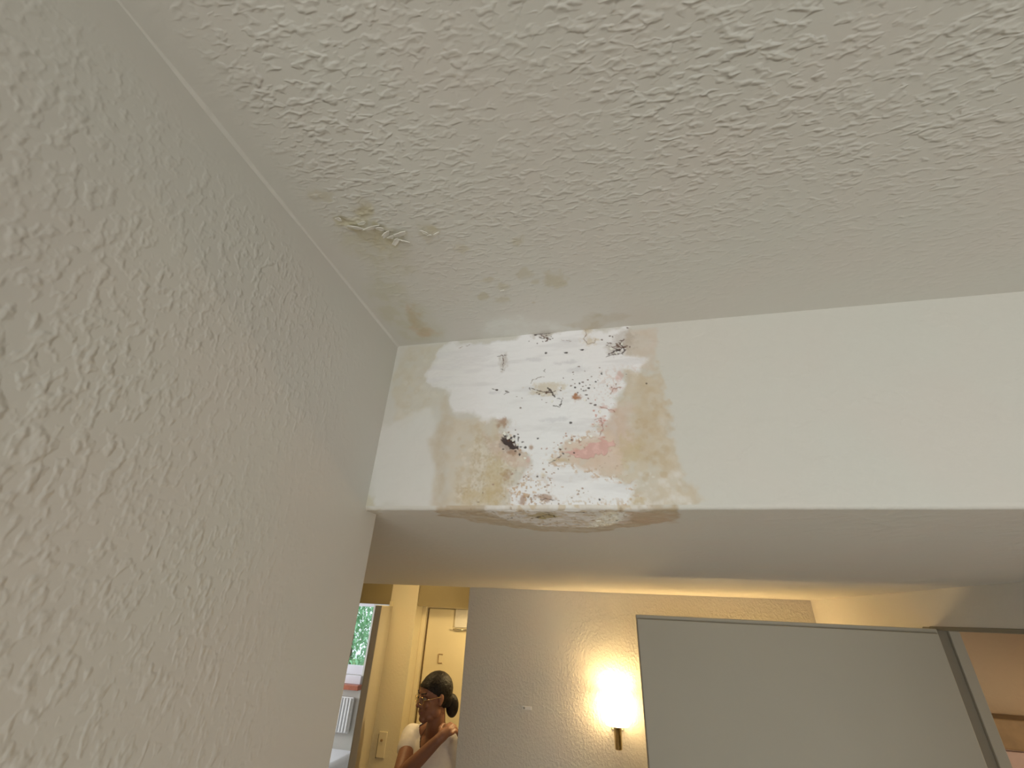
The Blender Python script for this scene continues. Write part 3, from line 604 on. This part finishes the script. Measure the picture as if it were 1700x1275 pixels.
# open door leaf beside the left doorway
dl = thing('door_2', None, None, (A1 - 0.005, YW - 0.02, 0), math.atan2(-0.742, 0.30))
dl['kind'] = 'structure'
obj('leaf', box(bmesh.new(), 0.01, 0.80, 0.0, 0.035, 0.01, ZD - 0.01, bev=0.003), MT['leaf_grey'], dl)
bm = bmesh.new()
tube(bm, [(0.74, -0.02, 1.03), (0.74, -0.065, 1.03), (0.62, -0.07, 1.03)], 0.009)
obj('handle', bm, MT['chrome'], dl, True)

# grey door standing open in front of the lamp wall, hinged on the right wall
d3 = thing('door_3', None, None, (0, 0, 0)); d3['kind'] = 'structure'
XH = XR - 0.003
obj('leaf', box(bmesh.new(), XDOOR, XH, YDOOR + 0.012, YDOOR + 0.040, 0.012, ZD, bev=0.002), MT['door'], d3)
obj('face_panel', box(bmesh.new(), XDOOR + 0.0015, XH - 0.006, YDOOR, YDOOR + 0.014, 0.012, ZD - 0.011, bev=0.003), MT['door'], d3)
bm = bmesh.new(); tube(bm, [(XDOOR + 0.06, YDOOR, 1.03), (XDOOR + 0.06, YDOOR - 0.05, 1.03), (XDOOR + 0.18, YDOOR - 0.055, 1.03)], 0.009)
obj('handle', bm, MT['chrome'], d3, True)
for z in (0.25, 1.50):
    bm = bmesh.new(); tube(bm, [(XH + 0.004, YDOOR + 0.006, z), (XH + 0.004, YDOOR + 0.006, z + 0.09)], 0.006)
    obj('hinge', bm, MT['chrome'], d3, True)
struct('trim_3', boxes([(XR - 0.004, HX1 - 0.020, OPY1 - 0.004, OPY1 + 0.03, 0, ZD + 0.004), (XR - 0.004, HX1 + 0.004, OPY0 - 0.03, OPY0 + 0.004, 0, ZD + 0.004),
                        (XR - 0.002, HX1 + 0.004, OPY0, OPY1, ZD - 0.004, ZD + 0.006)], bev=0.002), MT['frame_shaded'])
struct('trim_4', boxes([(HX1 - 0.020, HX1 + 0.006, OPY1 - 0.012, OPY1 + 0.03, 0, ZD + 0.004)], bev=0.002), MT['door'])

# room behind the right-hand doorway
RY = 2.3
struct('wall_side_back', boxes([(HX1, 3.0, RY, RY + 0.1, 0, ZT)]), MT['tan'])
struct('wall_side_right', boxes([(3.0, 3.1, YB, RY + 0.1, 0, ZT)]), MT['tan'])
struct('ceiling_side', boxes([(HX1, 3.1, YB + 0.1, RY + 0.1, ZS + 0.02, ZS + 0.05)]), MT['tan'])
cb = thing('wall_cabinet', 'dusky pink wall cabinet with a brown wooden cornice seen through the doorway', 'cabinet', (1.0, RY, 0))
obj('body', box(bmesh.new(), 0.0, 1.5, -0.10, 0.0, 0.9, 1.656, bev=0.003), MT['pink'], cb)
obj('cornice', box(bmesh.new(), -0.02, 1.52, -0.12, 0.0, 1.652, 1.738, bev=0.004), MT['brown'], cb)
for k in range(3):
    d = obj('cabinet_door', box(bmesh.new(), 0.01 + k * 0.497, 0.497 + k * 0.497, -0.118, -0.10, 0.91, 1.648, bev=0.003), MT['pink'], cb)
    obj('knob', lathe(bmesh.new(), [(0.006, 0), (0.012, 0.012), (0.0, 0.014)], (0.06 + k * 0.497, -0.13, 0.98), 12, cap1=False), MT['brass'], d)

# ------------------------------------------------------------------ far room with the window
FX0, FX1, FY = -5.2, -1.45, 6.0
V0, V1, VZ0, VZ1 = -4.5, -3.235, 1.19, 2.02
struct('wall_far_back', boxes([(FX0, V0, FY, FY + 0.15, 0, 2.5), (V1, FX1, FY, FY + 0.15, 0, 2.5), (V0, V1, FY, FY + 0.15, 0, VZ0), (V0, V1, FY, FY + 0.15, VZ1, 2.5)]), MT['smooth'])
struct('wall_far_left', boxes([(FX0 - 0.1, FX0, YW + 0.1, 4.2, 0, 2.5), (FX0 - 0.1, FX0, 5.6, FY + 0.15, 0, 2.5), (FX0 - 0.1, FX0, 4.2, 5.6, 0, 0.95), (FX0 - 0.1, FX0, 4.2, 5.6, 2.05, 2.5)]), MT['smooth'])
w3 = struct('window_added', boxes([(FX0 - 0.07, FX0 - 0.02, 4.2, 5.6, 0.95, 1.01), (FX0 - 0.07, FX0 - 0.02, 4.2, 5.6, 1.99, 2.05), (FX0 - 0.07, FX0 - 0.02, 4.2, 4.26, 0.95, 2.05), (FX0 - 0.07, FX0 - 0.02, 5.54, 5.6, 0.95, 2.05)]), MT['frame_lilac'])  # unseen window added to go with the bedroom fill light
obj('pane', boxes([(FX0 - 0.047, FX0 - 0.043, 4.26, 5.54, 1.01, 1.99)]), MT['glass'], w3)
struct('wall_far_near', boxes([(FX0, HX0 - 0.1, YW, YW + 0.126, 0, 2.5)]), MT['smooth'])
struct('wall_far_right', boxes([(FX1, FX1 + 0.05, YW + 0.26, FY + 0.15, 0, 2.5)]), MT['smooth'])
struct('ceiling_far', boxes([(FX0, FX1 + 0.05, YW + 0.1, FY + 0.15, 2.45, 2.5)]), MT['smooth'])
w2 = struct('window_2', boxes([(V0, V1, FY + 0.04, FY + 0.1, VZ0, VZ0 + 0.10), (V0, V1, FY + 0.04, FY + 0.1, VZ1 - 0.05, VZ1), (V0, V0 + 0.06, FY + 0.04, FY + 0.1, VZ0, VZ1), (V1 - 0.012, V1, FY + 0.04, FY + 0.1, VZ0, VZ1), (-4.2, -4.14, FY + 0.04, FY + 0.1, VZ0, VZ1)], bev=0.004), MT['frame_lilac'])
obj('pane', boxes([(-4.14, V1 - 0.012, FY + 0.068, FY + 0.072, VZ0 + 0.10, VZ1 - 0.05)]), MT['glass'], w2)
obj('pane', boxes([(V0 + 0.06, -4.2, FY + 0.068, FY + 0.072, VZ0 + 0.10, VZ1 - 0.05)]), MT['glass'], w2)
obj('window_apron', box(bmesh.new(), V0, V1 + 0.01, FY - 0.03, FY + 0.001, 1.10, 1.19, bev=0.004), MT['frame_lilac'], w2)
obj('window_sill', box(bmesh.new(), V0 - 0.1, V1 + 0.04, FY - 0.11, FY, 1.045, 1.10, bev=0.012), MT['redwood'], w2)
ra = thing('radiator', 'white ribbed radiator under the red-brown sill of the far window', 'radiator', (-3.9, FY - 0.06, 0))
obj('panel', box(bmesh.new(), -0.6, 0.64, 0.0, 0.03, 0.615, 0.97, bev=0.004), MT['white'], ra)
for k in range(30):
    obj('rib', box(bmesh.new(), -0.585 + k * 0.041, -0.563 + k * 0.041, -0.03, 0.0, 0.625, 0.96, bev=0.005), MT['white'], ra)
bm = bmesh.new(); tube(bm, [(-0.56, 0.015, 0.64), (-0.56, 0.015, 0.0)], 0.01); obj('pipe', bm, MT['white'], ra, True)
be = thing('bed', 'white bed below the far window, seen past the free end of the wall', 'bed', (-3.9, 5.2, 0))
obj('bed_frame', boxes([(-0.95, 0.86, -0.7, 0.72, 0.08, 0.30), (-0.93, -0.87, -0.68, -0.62, 0, 0.1), (0.78, 0.84, -0.68, -0.62, 0, 0.1), (-0.93, -0.87, 0.64, 0.7, 0, 0.1), (0.78, 0.84, 0.64, 0.7, 0, 0.1)], bev=0.006), MT['white'], be)
obj('mattress', box(bmesh.new(), -0.93, 0.84, -0.68, 0.70, 0.30, 0.485, bev=0.05, seg=4), MT['bed'], be, True)

# ------------------------------------------------------------------ garden outside the far window
struct('ground', boxes([(-16, 8, 6.3, 22, -0.4, -0.3), (-16, 8, -14, -2.7, -0.4, -0.3)]), MT['grass'])
def tree(loc, h, rx, ry, n, label, seed):
    g = random.Random(seed)
    t = thing('garden_tree', label, 'tree', loc, 0, 'trees in the garden')
    bm = bmesh.new(); tube(bm, [(0, 0, 0), (0.05, 0.02, h * 0.35), (0.02, -0.03, h * 0.6), (0, 0, h * 0.9)], [0.09, 0.07, 0.05, 0.015], 9)
    obj('trunk', bm, MT['bark'], t, True)
    vs, fs = [], []
    for k in range(n):
        while True:
            a, b, c = g.uniform(-1, 1), g.uniform(-1, 1), g.uniform(-1, 1)
            if 0.1 < a * a + b * b + c * c < 1: break
        p = Vector((a * rx, b * ry, h * 0.55 + c * h * 0.45))
        m = Matrix.Rotation(g.uniform(0, 6.28), 3, 'Z') @ Matrix.Rotation(g.uniform(-1.2, 1.2), 3, 'X')
        s = g.uniform(0.04, 0.08); i = len(vs)
        for q in ((0, -1, 0), (0.42, -0.1, 0.08), (0, 1, -0.1), (-0.42, -0.1, 0.08)):
            vs.append(p + m @ (Vector(q) * s))
        fs += [(i, i + 1, i + 2), (i, i + 2, i + 3)]
    f = obj('foliage', (vs, fs), MT['leaf'], t); f['kind'] = 'stuff'
tree((-5.0, 8.6, -0.3), 2.9, 1.1, 0.8, 4200, 'leafy green tree close outside the far window', 1)
tree((-7.6, 11.6, -0.3), 3.8, 1.4, 1.1, 4200, 'taller leafy tree deeper in the garden behind the window', 2)

# ------------------------------------------------------------------ things on the walls
# wall lamp
def wall_lamp(loc, label):
    la = thing('wall_lamp', label, 'lamp', loc)
    bm = bmesh.new(); lathe(bm, [(0.036, 0.086), (0.049, 0.082), (0.0505, 0.088), (0.0505, 0.188), (0.049, 0.191), (0.046, 0.186), (0.046, 0.094), (0.030, 0.092)], (0, -0.058, 0), 36, cap0=False, cap1=False)
    obj('shade', bm, MT['lamp_glass'], la, True)
    bm = bmesh.new(); lathe(bm, [(0.006, 0.12), (0.014, 0.15), (0.017, 0.168), (0.012, 0.184), (0.002, 0.190)], (0, -0.058, 0), 16)
    obj('bulb', bm, MT['bulb'], la, True)
    bm = bmesh.new(); lathe(bm, [(0.0135, 0.0), (0.015, 0.003), (0.0165, 0.082), (0.036, 0.084), (0.036, 0.088), (0.012, 0.09)], (0, -0.058, 0), 24)
    obj('stem', bm, MT['brass'], la, True)
    obj('bracket', boxes([(-0.006, 0.006, -0.05, -0.004, 0.05, 0.062)], bev=0.002), MT['brass'], la)
    obj('back_plate', boxes([(-0.026, 0.026, -0.006, 0.0, 0.055, 0.088)], bev=0.002), MT['brass'], la)
wall_lamp((-0.030, YL, 1.5), 'lit wall lamp with glowing opal glass shade on a slim brass stem')
wall_lamp((0.50, YL, 1.5), 'second lit wall lamp, hidden behind the open grey door')
# small clip left on the lamp wall
nl = thing('wall_clip', 'tiny pale cable clip on the wall beside the lamp', 'clip', (-0.436, YL, 1.602))
obj('clip_body', box(bmesh.new(), -0.022, 0.022, -0.006, 0.0, -0.007, 0.007, bev=0.002), MT['white'], nl)
bm = bmesh.new(); tube(bm, [(-0.012, -0.004, 0), (-0.012, -0.012, 0.0)], 0.004, 8); obj('nail', bm, MT['chrome'], nl)
# light switch on the pier
sw = thing('light_switch', 'cream light switch plate on the wall between the two doorways', 'switch', (-1.502, YW, 1.218))
obj('plate', box(bmesh.new(), -0.028, 0.028, -0.009, 0.0, -0.065, 0.065, bev=0.003), MT['cream_door'], sw)
obj('plate_shadow', box(bmesh.new(), -0.031, -0.027, -0.006, 0.0, -0.068, 0.052), MT['dark'], sw)  # dark strip standing in for the plate's shadow along its left edge
bm = bmesh.new(); tube(bm, [(-0.002, -0.007, 0.022), (-0.002, -0.018, 0.022)], 0.007, 10); obj('button', bm, MT['brown'], sw)
# fittings on the closed cream door
dk = thing('door_plate', 'small outlined metal plate on the closed cream door', 'plate', (-1.222, YW + 0.135, 1.683))
obj('plate_frame', boxes([(-0.018, -0.013, -0.006, 0, -0.028, 0.028), (-0.013, 0.016, -0.006, 0, 0.023, 0.028), (-0.013, 0.016, -0.006, 0, -0.028, -0.023)], bev=0.001), MT['brown'], dk)
obj('plate_back', box(bmesh.new(), -0.013, 0.018, -0.003, 0, -0.026, 0.026, bev=0.001), MT['cream_door'], dk)
hk = thing('coat_hook', 'pale hook board with a steel bar at the top of the cream door', 'hook', (-1.105, YW + 0.135, 1.865))
obj('board', box(bmesh.new(), -0.035, 0.12, -0.012, 0.0, 0.012, 0.125, bev=0.002), MT['smooth'], hk)
bm = bmesh.new(); tube(bm, [(-0.038, -0.02, 0.0), (0.03, -0.024, -0.002), (0.10, -0.02, 0.002), (0.105, -0.008, 0.014)], 0.005, 8)
obj('bar', bm, MT['chrome'], hk, True)
rl = thing('handrail', 'thin pale sloping handrail behind the woman', 'rail', (-1.0, YW + 0.1, 1.30))
bm = bmesh.new(); tube(bm, [(-0.16, 0, -0.05), (0.22, 0, 0.16)], 0.007, 8); obj('rail', bm, MT['white'], rl, True)
for x, z in ((-0.08, -0.006), (0.16, 0.127)):
    bm = bmesh.new(); tube(bm, [(x, 0, z), (x, 0.034, z)], 0.005, 8); obj('rail_bracket', bm, MT['chrome'], rl, True)

# pendant lamps: one hidden behind the lamp wall, one in the side room
def pendant(loc, ztop, label, power, color, rim_r=0.14, drop=0.07, bulb_z=0.035):
    t = thing('pendant_lamp', label, 'lamp', loc)
    bm = bmesh.new(); lathe(bm, [(rim_r, 0.0), (rim_r * 0.93, drop * 0.4), (rim_r * 0.6, drop * 0.85), (0.02, drop), (0.02, drop + 0.01), (rim_r * 0.6, drop * 0.95), (rim_r * 0.96, drop * 0.45), (rim_r + 0.004, 0.0)], (0, 0, 0), 32, cap0=False, cap1=False)
    obj('shade', bm, MT['black_shade'], t, True)
    bm = bmesh.new(); tube(bm, [(0, 0, drop), (0, 0, ztop - loc[2])], 0.003, 6); obj('cord', bm, MT['dark'], t)
    bm = bmesh.new(); lathe(bm, [(0.004, bulb_z + 0.03), (0.02, bulb_z + 0.015), (0.026, bulb_z), (0.016, bulb_z - 0.02), (0.003, bulb_z - 0.026)], (0, 0, 0), 16)
    obj('bulb', bm, MT['bulb_dim'], t, True)
    d = bpy.data.lights.new('pendant_light', 'POINT'); d.energy = power; d.color = color; d.shadow_soft_size = 0.025
    l = bpy.data.objects.new('pendant_light', d); COL.objects.link(l); l.parent = t; l.location = (0, 0, bulb_z - 0.055)
    return t
cl = thing('ceiling_lamp', 'round opal ceiling lamp in the passage beside the open door', 'lamp', (-1.33, 2.64, ZC))
bm = bmesh.new(); lathe(bm, [(0.125, -0.020), (0.120, -0.045), (0.085, -0.068), (0.035, -0.078), (0.002, -0.080)], (0, 0, 0), 32, cap0=False)
obj('dome', bm, MT['dome'], cl, True)
bm = bmesh.new(); lathe(bm, [(0.135, 0.0), (0.135, -0.018), (0.125, -0.022)], (0, 0, 0), 32)
obj('mount_ring', bm, MT['brass'], cl, True)
pendant((-0.62, 2.97, 1.985), ZC, 'black shaded pendant lamp in the passage behind the lamp wall', 15, (1.0, 0.74, 0.36), drop=0.12, bulb_z=0.059)
pendant((2.2, 1.45, 1.75), ZS + 0.02, 'black shaded pendant lamp in the side room', 17, (1.0, 0.72, 0.42))

# ------------------------------------------------------------------ the woman in the passage
def _ico():
    bm = bmesh.new(); bmesh.ops.create_icosphere(bm, subdivisions=3, radius=1.0)
    v = np.array([x.co[:] for x in bm.verts]); f = [[q.index for q in p.verts] for p in bm.faces]; bm.free()
    return v, np.array(f)
ICO_V, ICO_F = _ico()
def balls_mesh(name, balls, voxel, smooth_it, mat, parent, cut=None):
    """balls: (centre, radii, 3x3 axes). Fused into one continuous skin by voxel remeshing."""
    V, F, n = [], [], 0
    for c, r, R in balls:
        v = (ICO_V * np.asarray(r)) @ np.asarray(R).T + np.asarray(c)
        V.append(v); F.append(ICO_F + n); n += len(v)
    V = np.concatenate(V); F = np.concatenate(F)
    me = bpy.data.meshes.new(name + '_src'); me.from_pydata(V.tolist(), [], F.tolist())
    o = bpy.data.objects.new(name + '_src', me); COL.objects.link(o)
    m = o.modifiers.new('r', 'REMESH'); m.mode = 'VOXEL'; m.voxel_size = voxel
    s = o.modifiers.new('s', 'SMOOTH'); s.factor = 0.5; s.iterations = smooth_it
    dg = bpy.context.evaluated_depsgraph_get(); dg.update()
    res = bpy.data.meshes.new_from_object(o.evaluated_get(dg))
    bpy.data.objects.remove(o, do_unlink=True)
    if cut:
        bm = bmesh.new(); bm.from_mesh(res)
        bmesh.ops.delete(bm, geom=[f for f in bm.faces if cut(f.calc_center_median())], context='FACES')
        bm.to_mesh(res); bm.free()
    res.name = name; res.materials.clear(); res.materials.append(mat)
    res.polygons.foreach_set('use_smooth', np.ones(len(res.polygons), bool))
    ob = bpy.data.objects.new(name, res)
    return link(ob, parent)
I3 = np.eye(3)
def limb(a, b, ra, rb, n=None, flat=None):
    a, b = np.array(a, float), np.array(b, float)
    n = n or max(3, int(np.linalg.norm(b - a) / (min(ra, rb) * 0.45)) + 1)
    return [(a + (b - a) * t, (ra + (rb - ra) * t,) * 3, I3) for t in np.linspace(0, 1, n)]
def chain(pts, rads):
    out = []
    for (a, b), (ra, rb) in zip(zip(pts, pts[1:]), zip(rads, rads[1:])): out += limb(a, b, ra, rb)
    return out

HC = np.array((-1.004, 2.705, 1.5665)); HS = 0.95
fdir = np.array((-0.66, -0.74, -0.10)); fdir /= np.linalg.norm(fdir)
ldir = np.cross((0.03, 0, 1.0), fdir); ldir /= np.linalg.norm(ldir)
udir = np.cross(fdir, ldir)
HR = np.stack([fdir, ldir, udir], 1)
def hp(f, s, u): return HC + HR @ (np.array((f, s, u)) * HS)
def hb(f, s, u, rf, rs, ru): return (hp(f, s, u), (rf * HS, rs * HS, ru * HS), HR)
head = [hb(-0.012, 0, 0.030, 0.094, 0.074, 0.085), hb(0.028, 0, -0.040, 0.060, 0.056, 0.074), hb(0.066, 0, -0.098, 0.018, 0.022, 0.016),
        hb(0.045, 0, 0.035, 0.040, 0.060, 0.050)]
for s in (-1, 1):
    head += [hb(0.012, s * 0.044, -0.062, 0.032, 0.018, 0.030), hb(0.040, s * 0.030, -0.085, 0.026, 0.020, 0.018), hb(0.062, s * 0.036, -0.026, 0.020, 0.022, 0.022),
             hb(0.076, s * 0.028, 0.024, 0.011, 0.026, 0.007), hb(0.086, s * 0.013, -0.034, 0.011, 0.007, 0.007),
             hb(-0.006, s * 0.076, 0.000, 0.016, 0.006, 0.026), hb(-0.002, s * 0.074, -0.022, 0.010, 0.006, 0.014)]
for t in np.linspace(0, 1, 7):
    head.append(hb(0.082 + 0.019 * t, 0, 0.012 - 0.040 * t, 0.011, 0.009 + 0.004 * t, 0.011))
head += [hb(0.082, 0, -0.056, 0.012, 0.021, 0.006), hb(0.079, 0, -0.069, 0.012, 0.018, 0.007), hb(0.066, 0, -0.055, 0.024, 0.031, 0.030), hb(0.062, 0, -0.080, 0.021, 0.027, 0.020), hb(0.068, 0, -0.094, 0.020, 0.025, 0.018)]

SR, SL = (-1.140, 2.790, 1.362), (-0.845, 2.722, 1.362)
NB = (-0.990, 2.752, 1.385)
EL, WR = (-1.100, 2.585, 1.245), (-0.912, 2.572, 1.412)
# the crossed arm: upper arm, forearm, palm and five fingers lying over her left shoulder
K = np.array((-0.868, 2.606, 1.449))
hand = chain([WR, (-0.893, 2.585, 1.430), (-0.874, 2.602, 1.446)], [0.025, 0.026, 0.021])
kn = [(-0.888, 2.612, 1.462), (-0.876, 2.606, 1.458), (-0.864, 2.601, 1.450), (-0.853, 2.598, 1.438)]
for (kx, ky, kz), L in zip(kn, (0.036, 0.040, 0.037, 0.030)):
    hand += limb((-0.898, 2.586, 1.428), (kx, ky, kz), 0.013, 0.0095)
    hand += chain([(kx, ky, kz), (kx + 0.010, ky + L * 0.9, kz + 0.006), (kx + 0.016, ky + L * 1.6, kz - 0.004), (kx + 0.018, ky + L * 2.1, kz - 0.020)], [0.0095, 0.0085, 0.008, 0.0065])
hand += chain([(-0.902, 2.584, 1.432), (-0.918, 2.606, 1.452), (-0.916, 2.634, 1.462), (-0.908, 2.655, 1.458)], [0.013, 0.011, 0.010, 0.008])
LEL, LWR = (-0.800, 2.760, 1.090), (-0.835, 2.640, 0.880)
lhand = chain([LWR, (-0.842, 2.615, 0.835), (-0.845, 2.605, 0.800)], [0.023, 0.026, 0.020])
for i, L in enumerate((0.060, 0.066, 0.062, 0.050)):
    b0 = np.array((-0.845, 2.580 + i * 0.018, 0.800)); lhand += chain([b0, b0 + (0.004, 0, -L * 0.55), b0 + (-0.006, 0, -L)], [0.009, 0.008, 0.0065])
lhand += chain([(-0.85, 2.595, 0.845), (-0.87, 2.570, 0.815), (-0.872, 2.562, 0.785)], [0.012, 0.010, 0.008])
arms = chain([SR, (-1.122, 2.690, 1.305), EL], [0.050, 0.043, 0.036]) + chain([EL, (-1.045, 2.578, 1.292), WR], [0.036, 0.037, 0.025])
arms += chain([SL, LEL], [0.050, 0.036]) + chain([LEL, LWR], [0.036, 0.023])
ta = math.atan2(-0.24, 0.97)
TR = np.array([[math.cos(ta), -math.sin(ta), 0], [math.sin(ta), math.cos(ta), 0], [0, 0, 1]])
torso = [((-0.992, 2.755, 1.270), (0.140, 0.098, 0.140), TR), ((-0.992, 2.762, 1.140), (0.128, 0.092, 0.140), TR), ((-0.992, 2.768, 1.010), (0.122, 0.090, 0.120), TR),
         ((-0.992, 2.770, 0.900), (0.160, 0.112, 0.120), TR)]
torso += limb((-1.125, 2.786, 1.372), (-0.860, 2.726, 1.372), 0.044, 0.044, 14)
for s in (-1, 1):
    torso.append((np.array((-1.012, 2.672, 1.215)) + np.array((0.97, -0.24, 0)) * 0.068 * s, (0.058, 0.05, 0.056), TR))
    torso += limb(np.array(NB) + (0, 0, 0.035), np.array(SR if s < 0 else SL) * 0.6 + np.array(NB) * 0.4 + (0, 0, 0.018), 0.045, 0.036, 8)
neck = limb((-0.990, 2.752, 1.370), (-0.990, 2.725, 1.500), 0.055, 0.047, 10)
legs = []; shoes = []
for s in (-1, 1):
    hipx = np.array((-0.992, 2.770)) + np.array((0.97, -0.24)) * 0.085 * s
    hx, hy = hipx
    legs += chain([(hx, hy, 0.88), (hx, hy - 0.01, 0.50), (hx, hy + 0.02, 0.10)], [0.088, 0.058, 0.040])
    shoes.append(chain([(hx, hy + 0.035, 0.045), (hx - 0.015, hy - 0.06, 0.042), (hx - 0.03, hy - 0.14, 0.034)], [0.042, 0.040, 0.032]) + limb((hx, hy + 0.02, 0.06), (hx, hy + 0.02, 0.12), 0.042, 0.042))

pe = thing('person', 'person in a white V-neck T-shirt and glasses, dark hair tied back, hand on shoulder', 'person', (-0.992, 2.765, 0.0))
OFF = np.array(pe.location)
def P0(balls): return [(np.asarray(c) - OFF, r, R) for c, r, R in balls]
MSH = []
body = balls_mesh('body', P0(head + neck + torso + arms + hand + lhand + legs), 0.0042, 3, MT['skin'], pe)
# T-shirt with short sleeves, V-neck cut open
def grow(balls, d): return [(c, tuple(x + d for x in r), R) for c, r, R in balls]
sh = grow(torso[:3], 0.008) + grow([torso[3]], 0.010) + grow(torso[4:], 0.007)
sh += grow(chain([SR, (-1.132, 2.735, 1.330)], [0.051, 0.047]), 0.011) + grow(chain([SL, (-0.826, 2.738, 1.250)], [0.052, 0.045]), 0.010)
sh += grow([((-0.992, 2.770, 0.90), (0.165, 0.118, 0.10), TR)], 0.006)
def vneck(c):
    x, y, z = c.x + OFF[0], c.y + OFF[1], c.z
    s = (x + 1.018) * 0.97 + (y - 2.70) * -0.24
    if math.hypot(x - NB[0], (y - 2.748)) < 0.070 and z > 1.395: return True
    return y < 2.755 and z > 1.325 and abs(s) < 0.004 + (z - 1.325) * 0.80 + (0.0 if s < 0 else 0.012)
shirt = balls_mesh('t_shirt', P0(sh), 0.005, 5, MT['shirt'], pe, vneck)
shirt.modifiers.new('cloth_thickness', 'SOLIDIFY').thickness = 0.003
pants = balls_mesh('trousers', P0(grow([((-0.992, 2.770, 0.885), (0.160, 0.112, 0.115), TR)], 0.006) + grow(legs, 0.012)), 0.009, 4, MT['trousers'], pe)
for b in shoes: balls_mesh('shoe', P0(b), 0.006, 3, MT['dark'], pe)
cap = [hb(-0.014, 0, 0.031, 0.099, 0.080, 0.092), hb(0.043, 0, 0.037, 0.045, 0.064, 0.054), hb(-0.060, 0, -0.020, 0.048, 0.058, 0.060)]
def hairline(c):
    f, sd_, u = (HR.T @ (np.array(c) + OFF - HC)) / HS
    if f > -0.012: return u < 0.060 - 0.66 * (0.085 - f) - 0.10 * max(0, 0.04 - abs(sd_))
    return u < -0.055
hc = balls_mesh('hair', P0(cap), 0.0035, 2, MT['hair'], pe, hairline)
hc.modifiers.new('hair_thickness', 'SOLIDIFY').thickness = 0.003
hair = []
hair += [hb(-0.100, 0.005, -0.030, 0.028, 0.034, 0.034), hb(-0.112, 0.010, -0.060, 0.038, 0.038, 0.058)]
balls_mesh('hair_bun', P0(hair), 0.004, 2, MT['hair'], pe)
for s in (-1, 1):
    e = balls_mesh('eye', P0([hb(0.076, s * 0.031, 0.003, 0.011, 0.013, 0.009)]), 0.002, 1, MT['eye_white'], pe)
    balls_mesh('iris', P0([hb(0.0845, s * 0.031 + 0.002, 0.003, 0.004, 0.0055, 0.0055)]), 0.001, 1, MT['iris'], e)
    balls_mesh('eyebrow', P0([hb(0.089 - 0.004 * k, s * (0.018 + 0.010 * k), 0.026 + 0.002 * k, 0.004, 0.007, 0.0032) for k in range(4)]), 0.0015, 1, MT['hair'], pe)
balls_mesh('mouth', P0([hb(0.0915 - 0.0025 * abs(k), k * 0.006, -0.0595, 0.004, 0.005, 0.003) for k in range(-3, 4)] + [hb(0.0885 - 0.003 * abs(k), k * 0.006, -0.067, 0.004, 0.005, 0.0035) for k in range(-2, 3)]), 0.0015, 1, MT['lips'], pe)
# glasses
gl = bpy.data.objects.new('glasses', None)
bm = bmesh.new()
def gp(f, s, u): return Vector(hp(f, s, u) - OFF)
for s in (-1, 1):
    ring = [gp(0.102 - 0.010 * math.cos(a) * 0.6 - (0.004 if True else 0), s * 0.033 + s * 0.023 * math.cos(a), -0.002 + 0.0175 * math.sin(a)) for a in np.linspace(0, 2 * math.pi, 25)]
    tube(bm, ring, 0.0012, 6, cap=False)
    tube(bm, [gp(0.092, s * 0.056, 0.002), gp(0.06, s * 0.072, 0.006), gp(0.0, s * 0.080, 0.010), gp(-0.012, s * 0.080, 0.004)], 0.0012, 6)
tube(bm, [gp(0.103, -0.010, 0.002), gp(0.108, 0, 0.006), gp(0.103, 0.010, 0.002)], 0.0012, 6)
gf = obj('glasses', bm, MT['brass'], pe, True)
for s in (-1, 1):
    bm = bmesh.new()
    ring = [gp(0.098 - 0.006 * math.cos(a), s * 0.033 + s * 0.022 * math.cos(a), -0.002 + 0.0168 * math.sin(a)) for a in np.linspace(0, 2 * math.pi, 24, endpoint=False)]
    vv = [bm.verts.new(p) for p in ring]; bm.faces.new(vv)
    obj('lens', bm, MT['glass'], gf)
# thin necklace
bm = bmesh.new()
nk = [(-1.030, 2.700, 1.425), (-1.040, 2.672, 1.400), (-1.036, 2.652, 1.370), (-1.022, 2.645, 1.340), (-1.010, 2.645, 1.345), (-0.985, 2.650, 1.375), (-0.955, 2.672, 1.405)]
tube(bm, [Vector(np.array(p) - OFF) for p in nk], 0.0013, 6)
obj('necklace', bm, MT['dark'], pe, True)
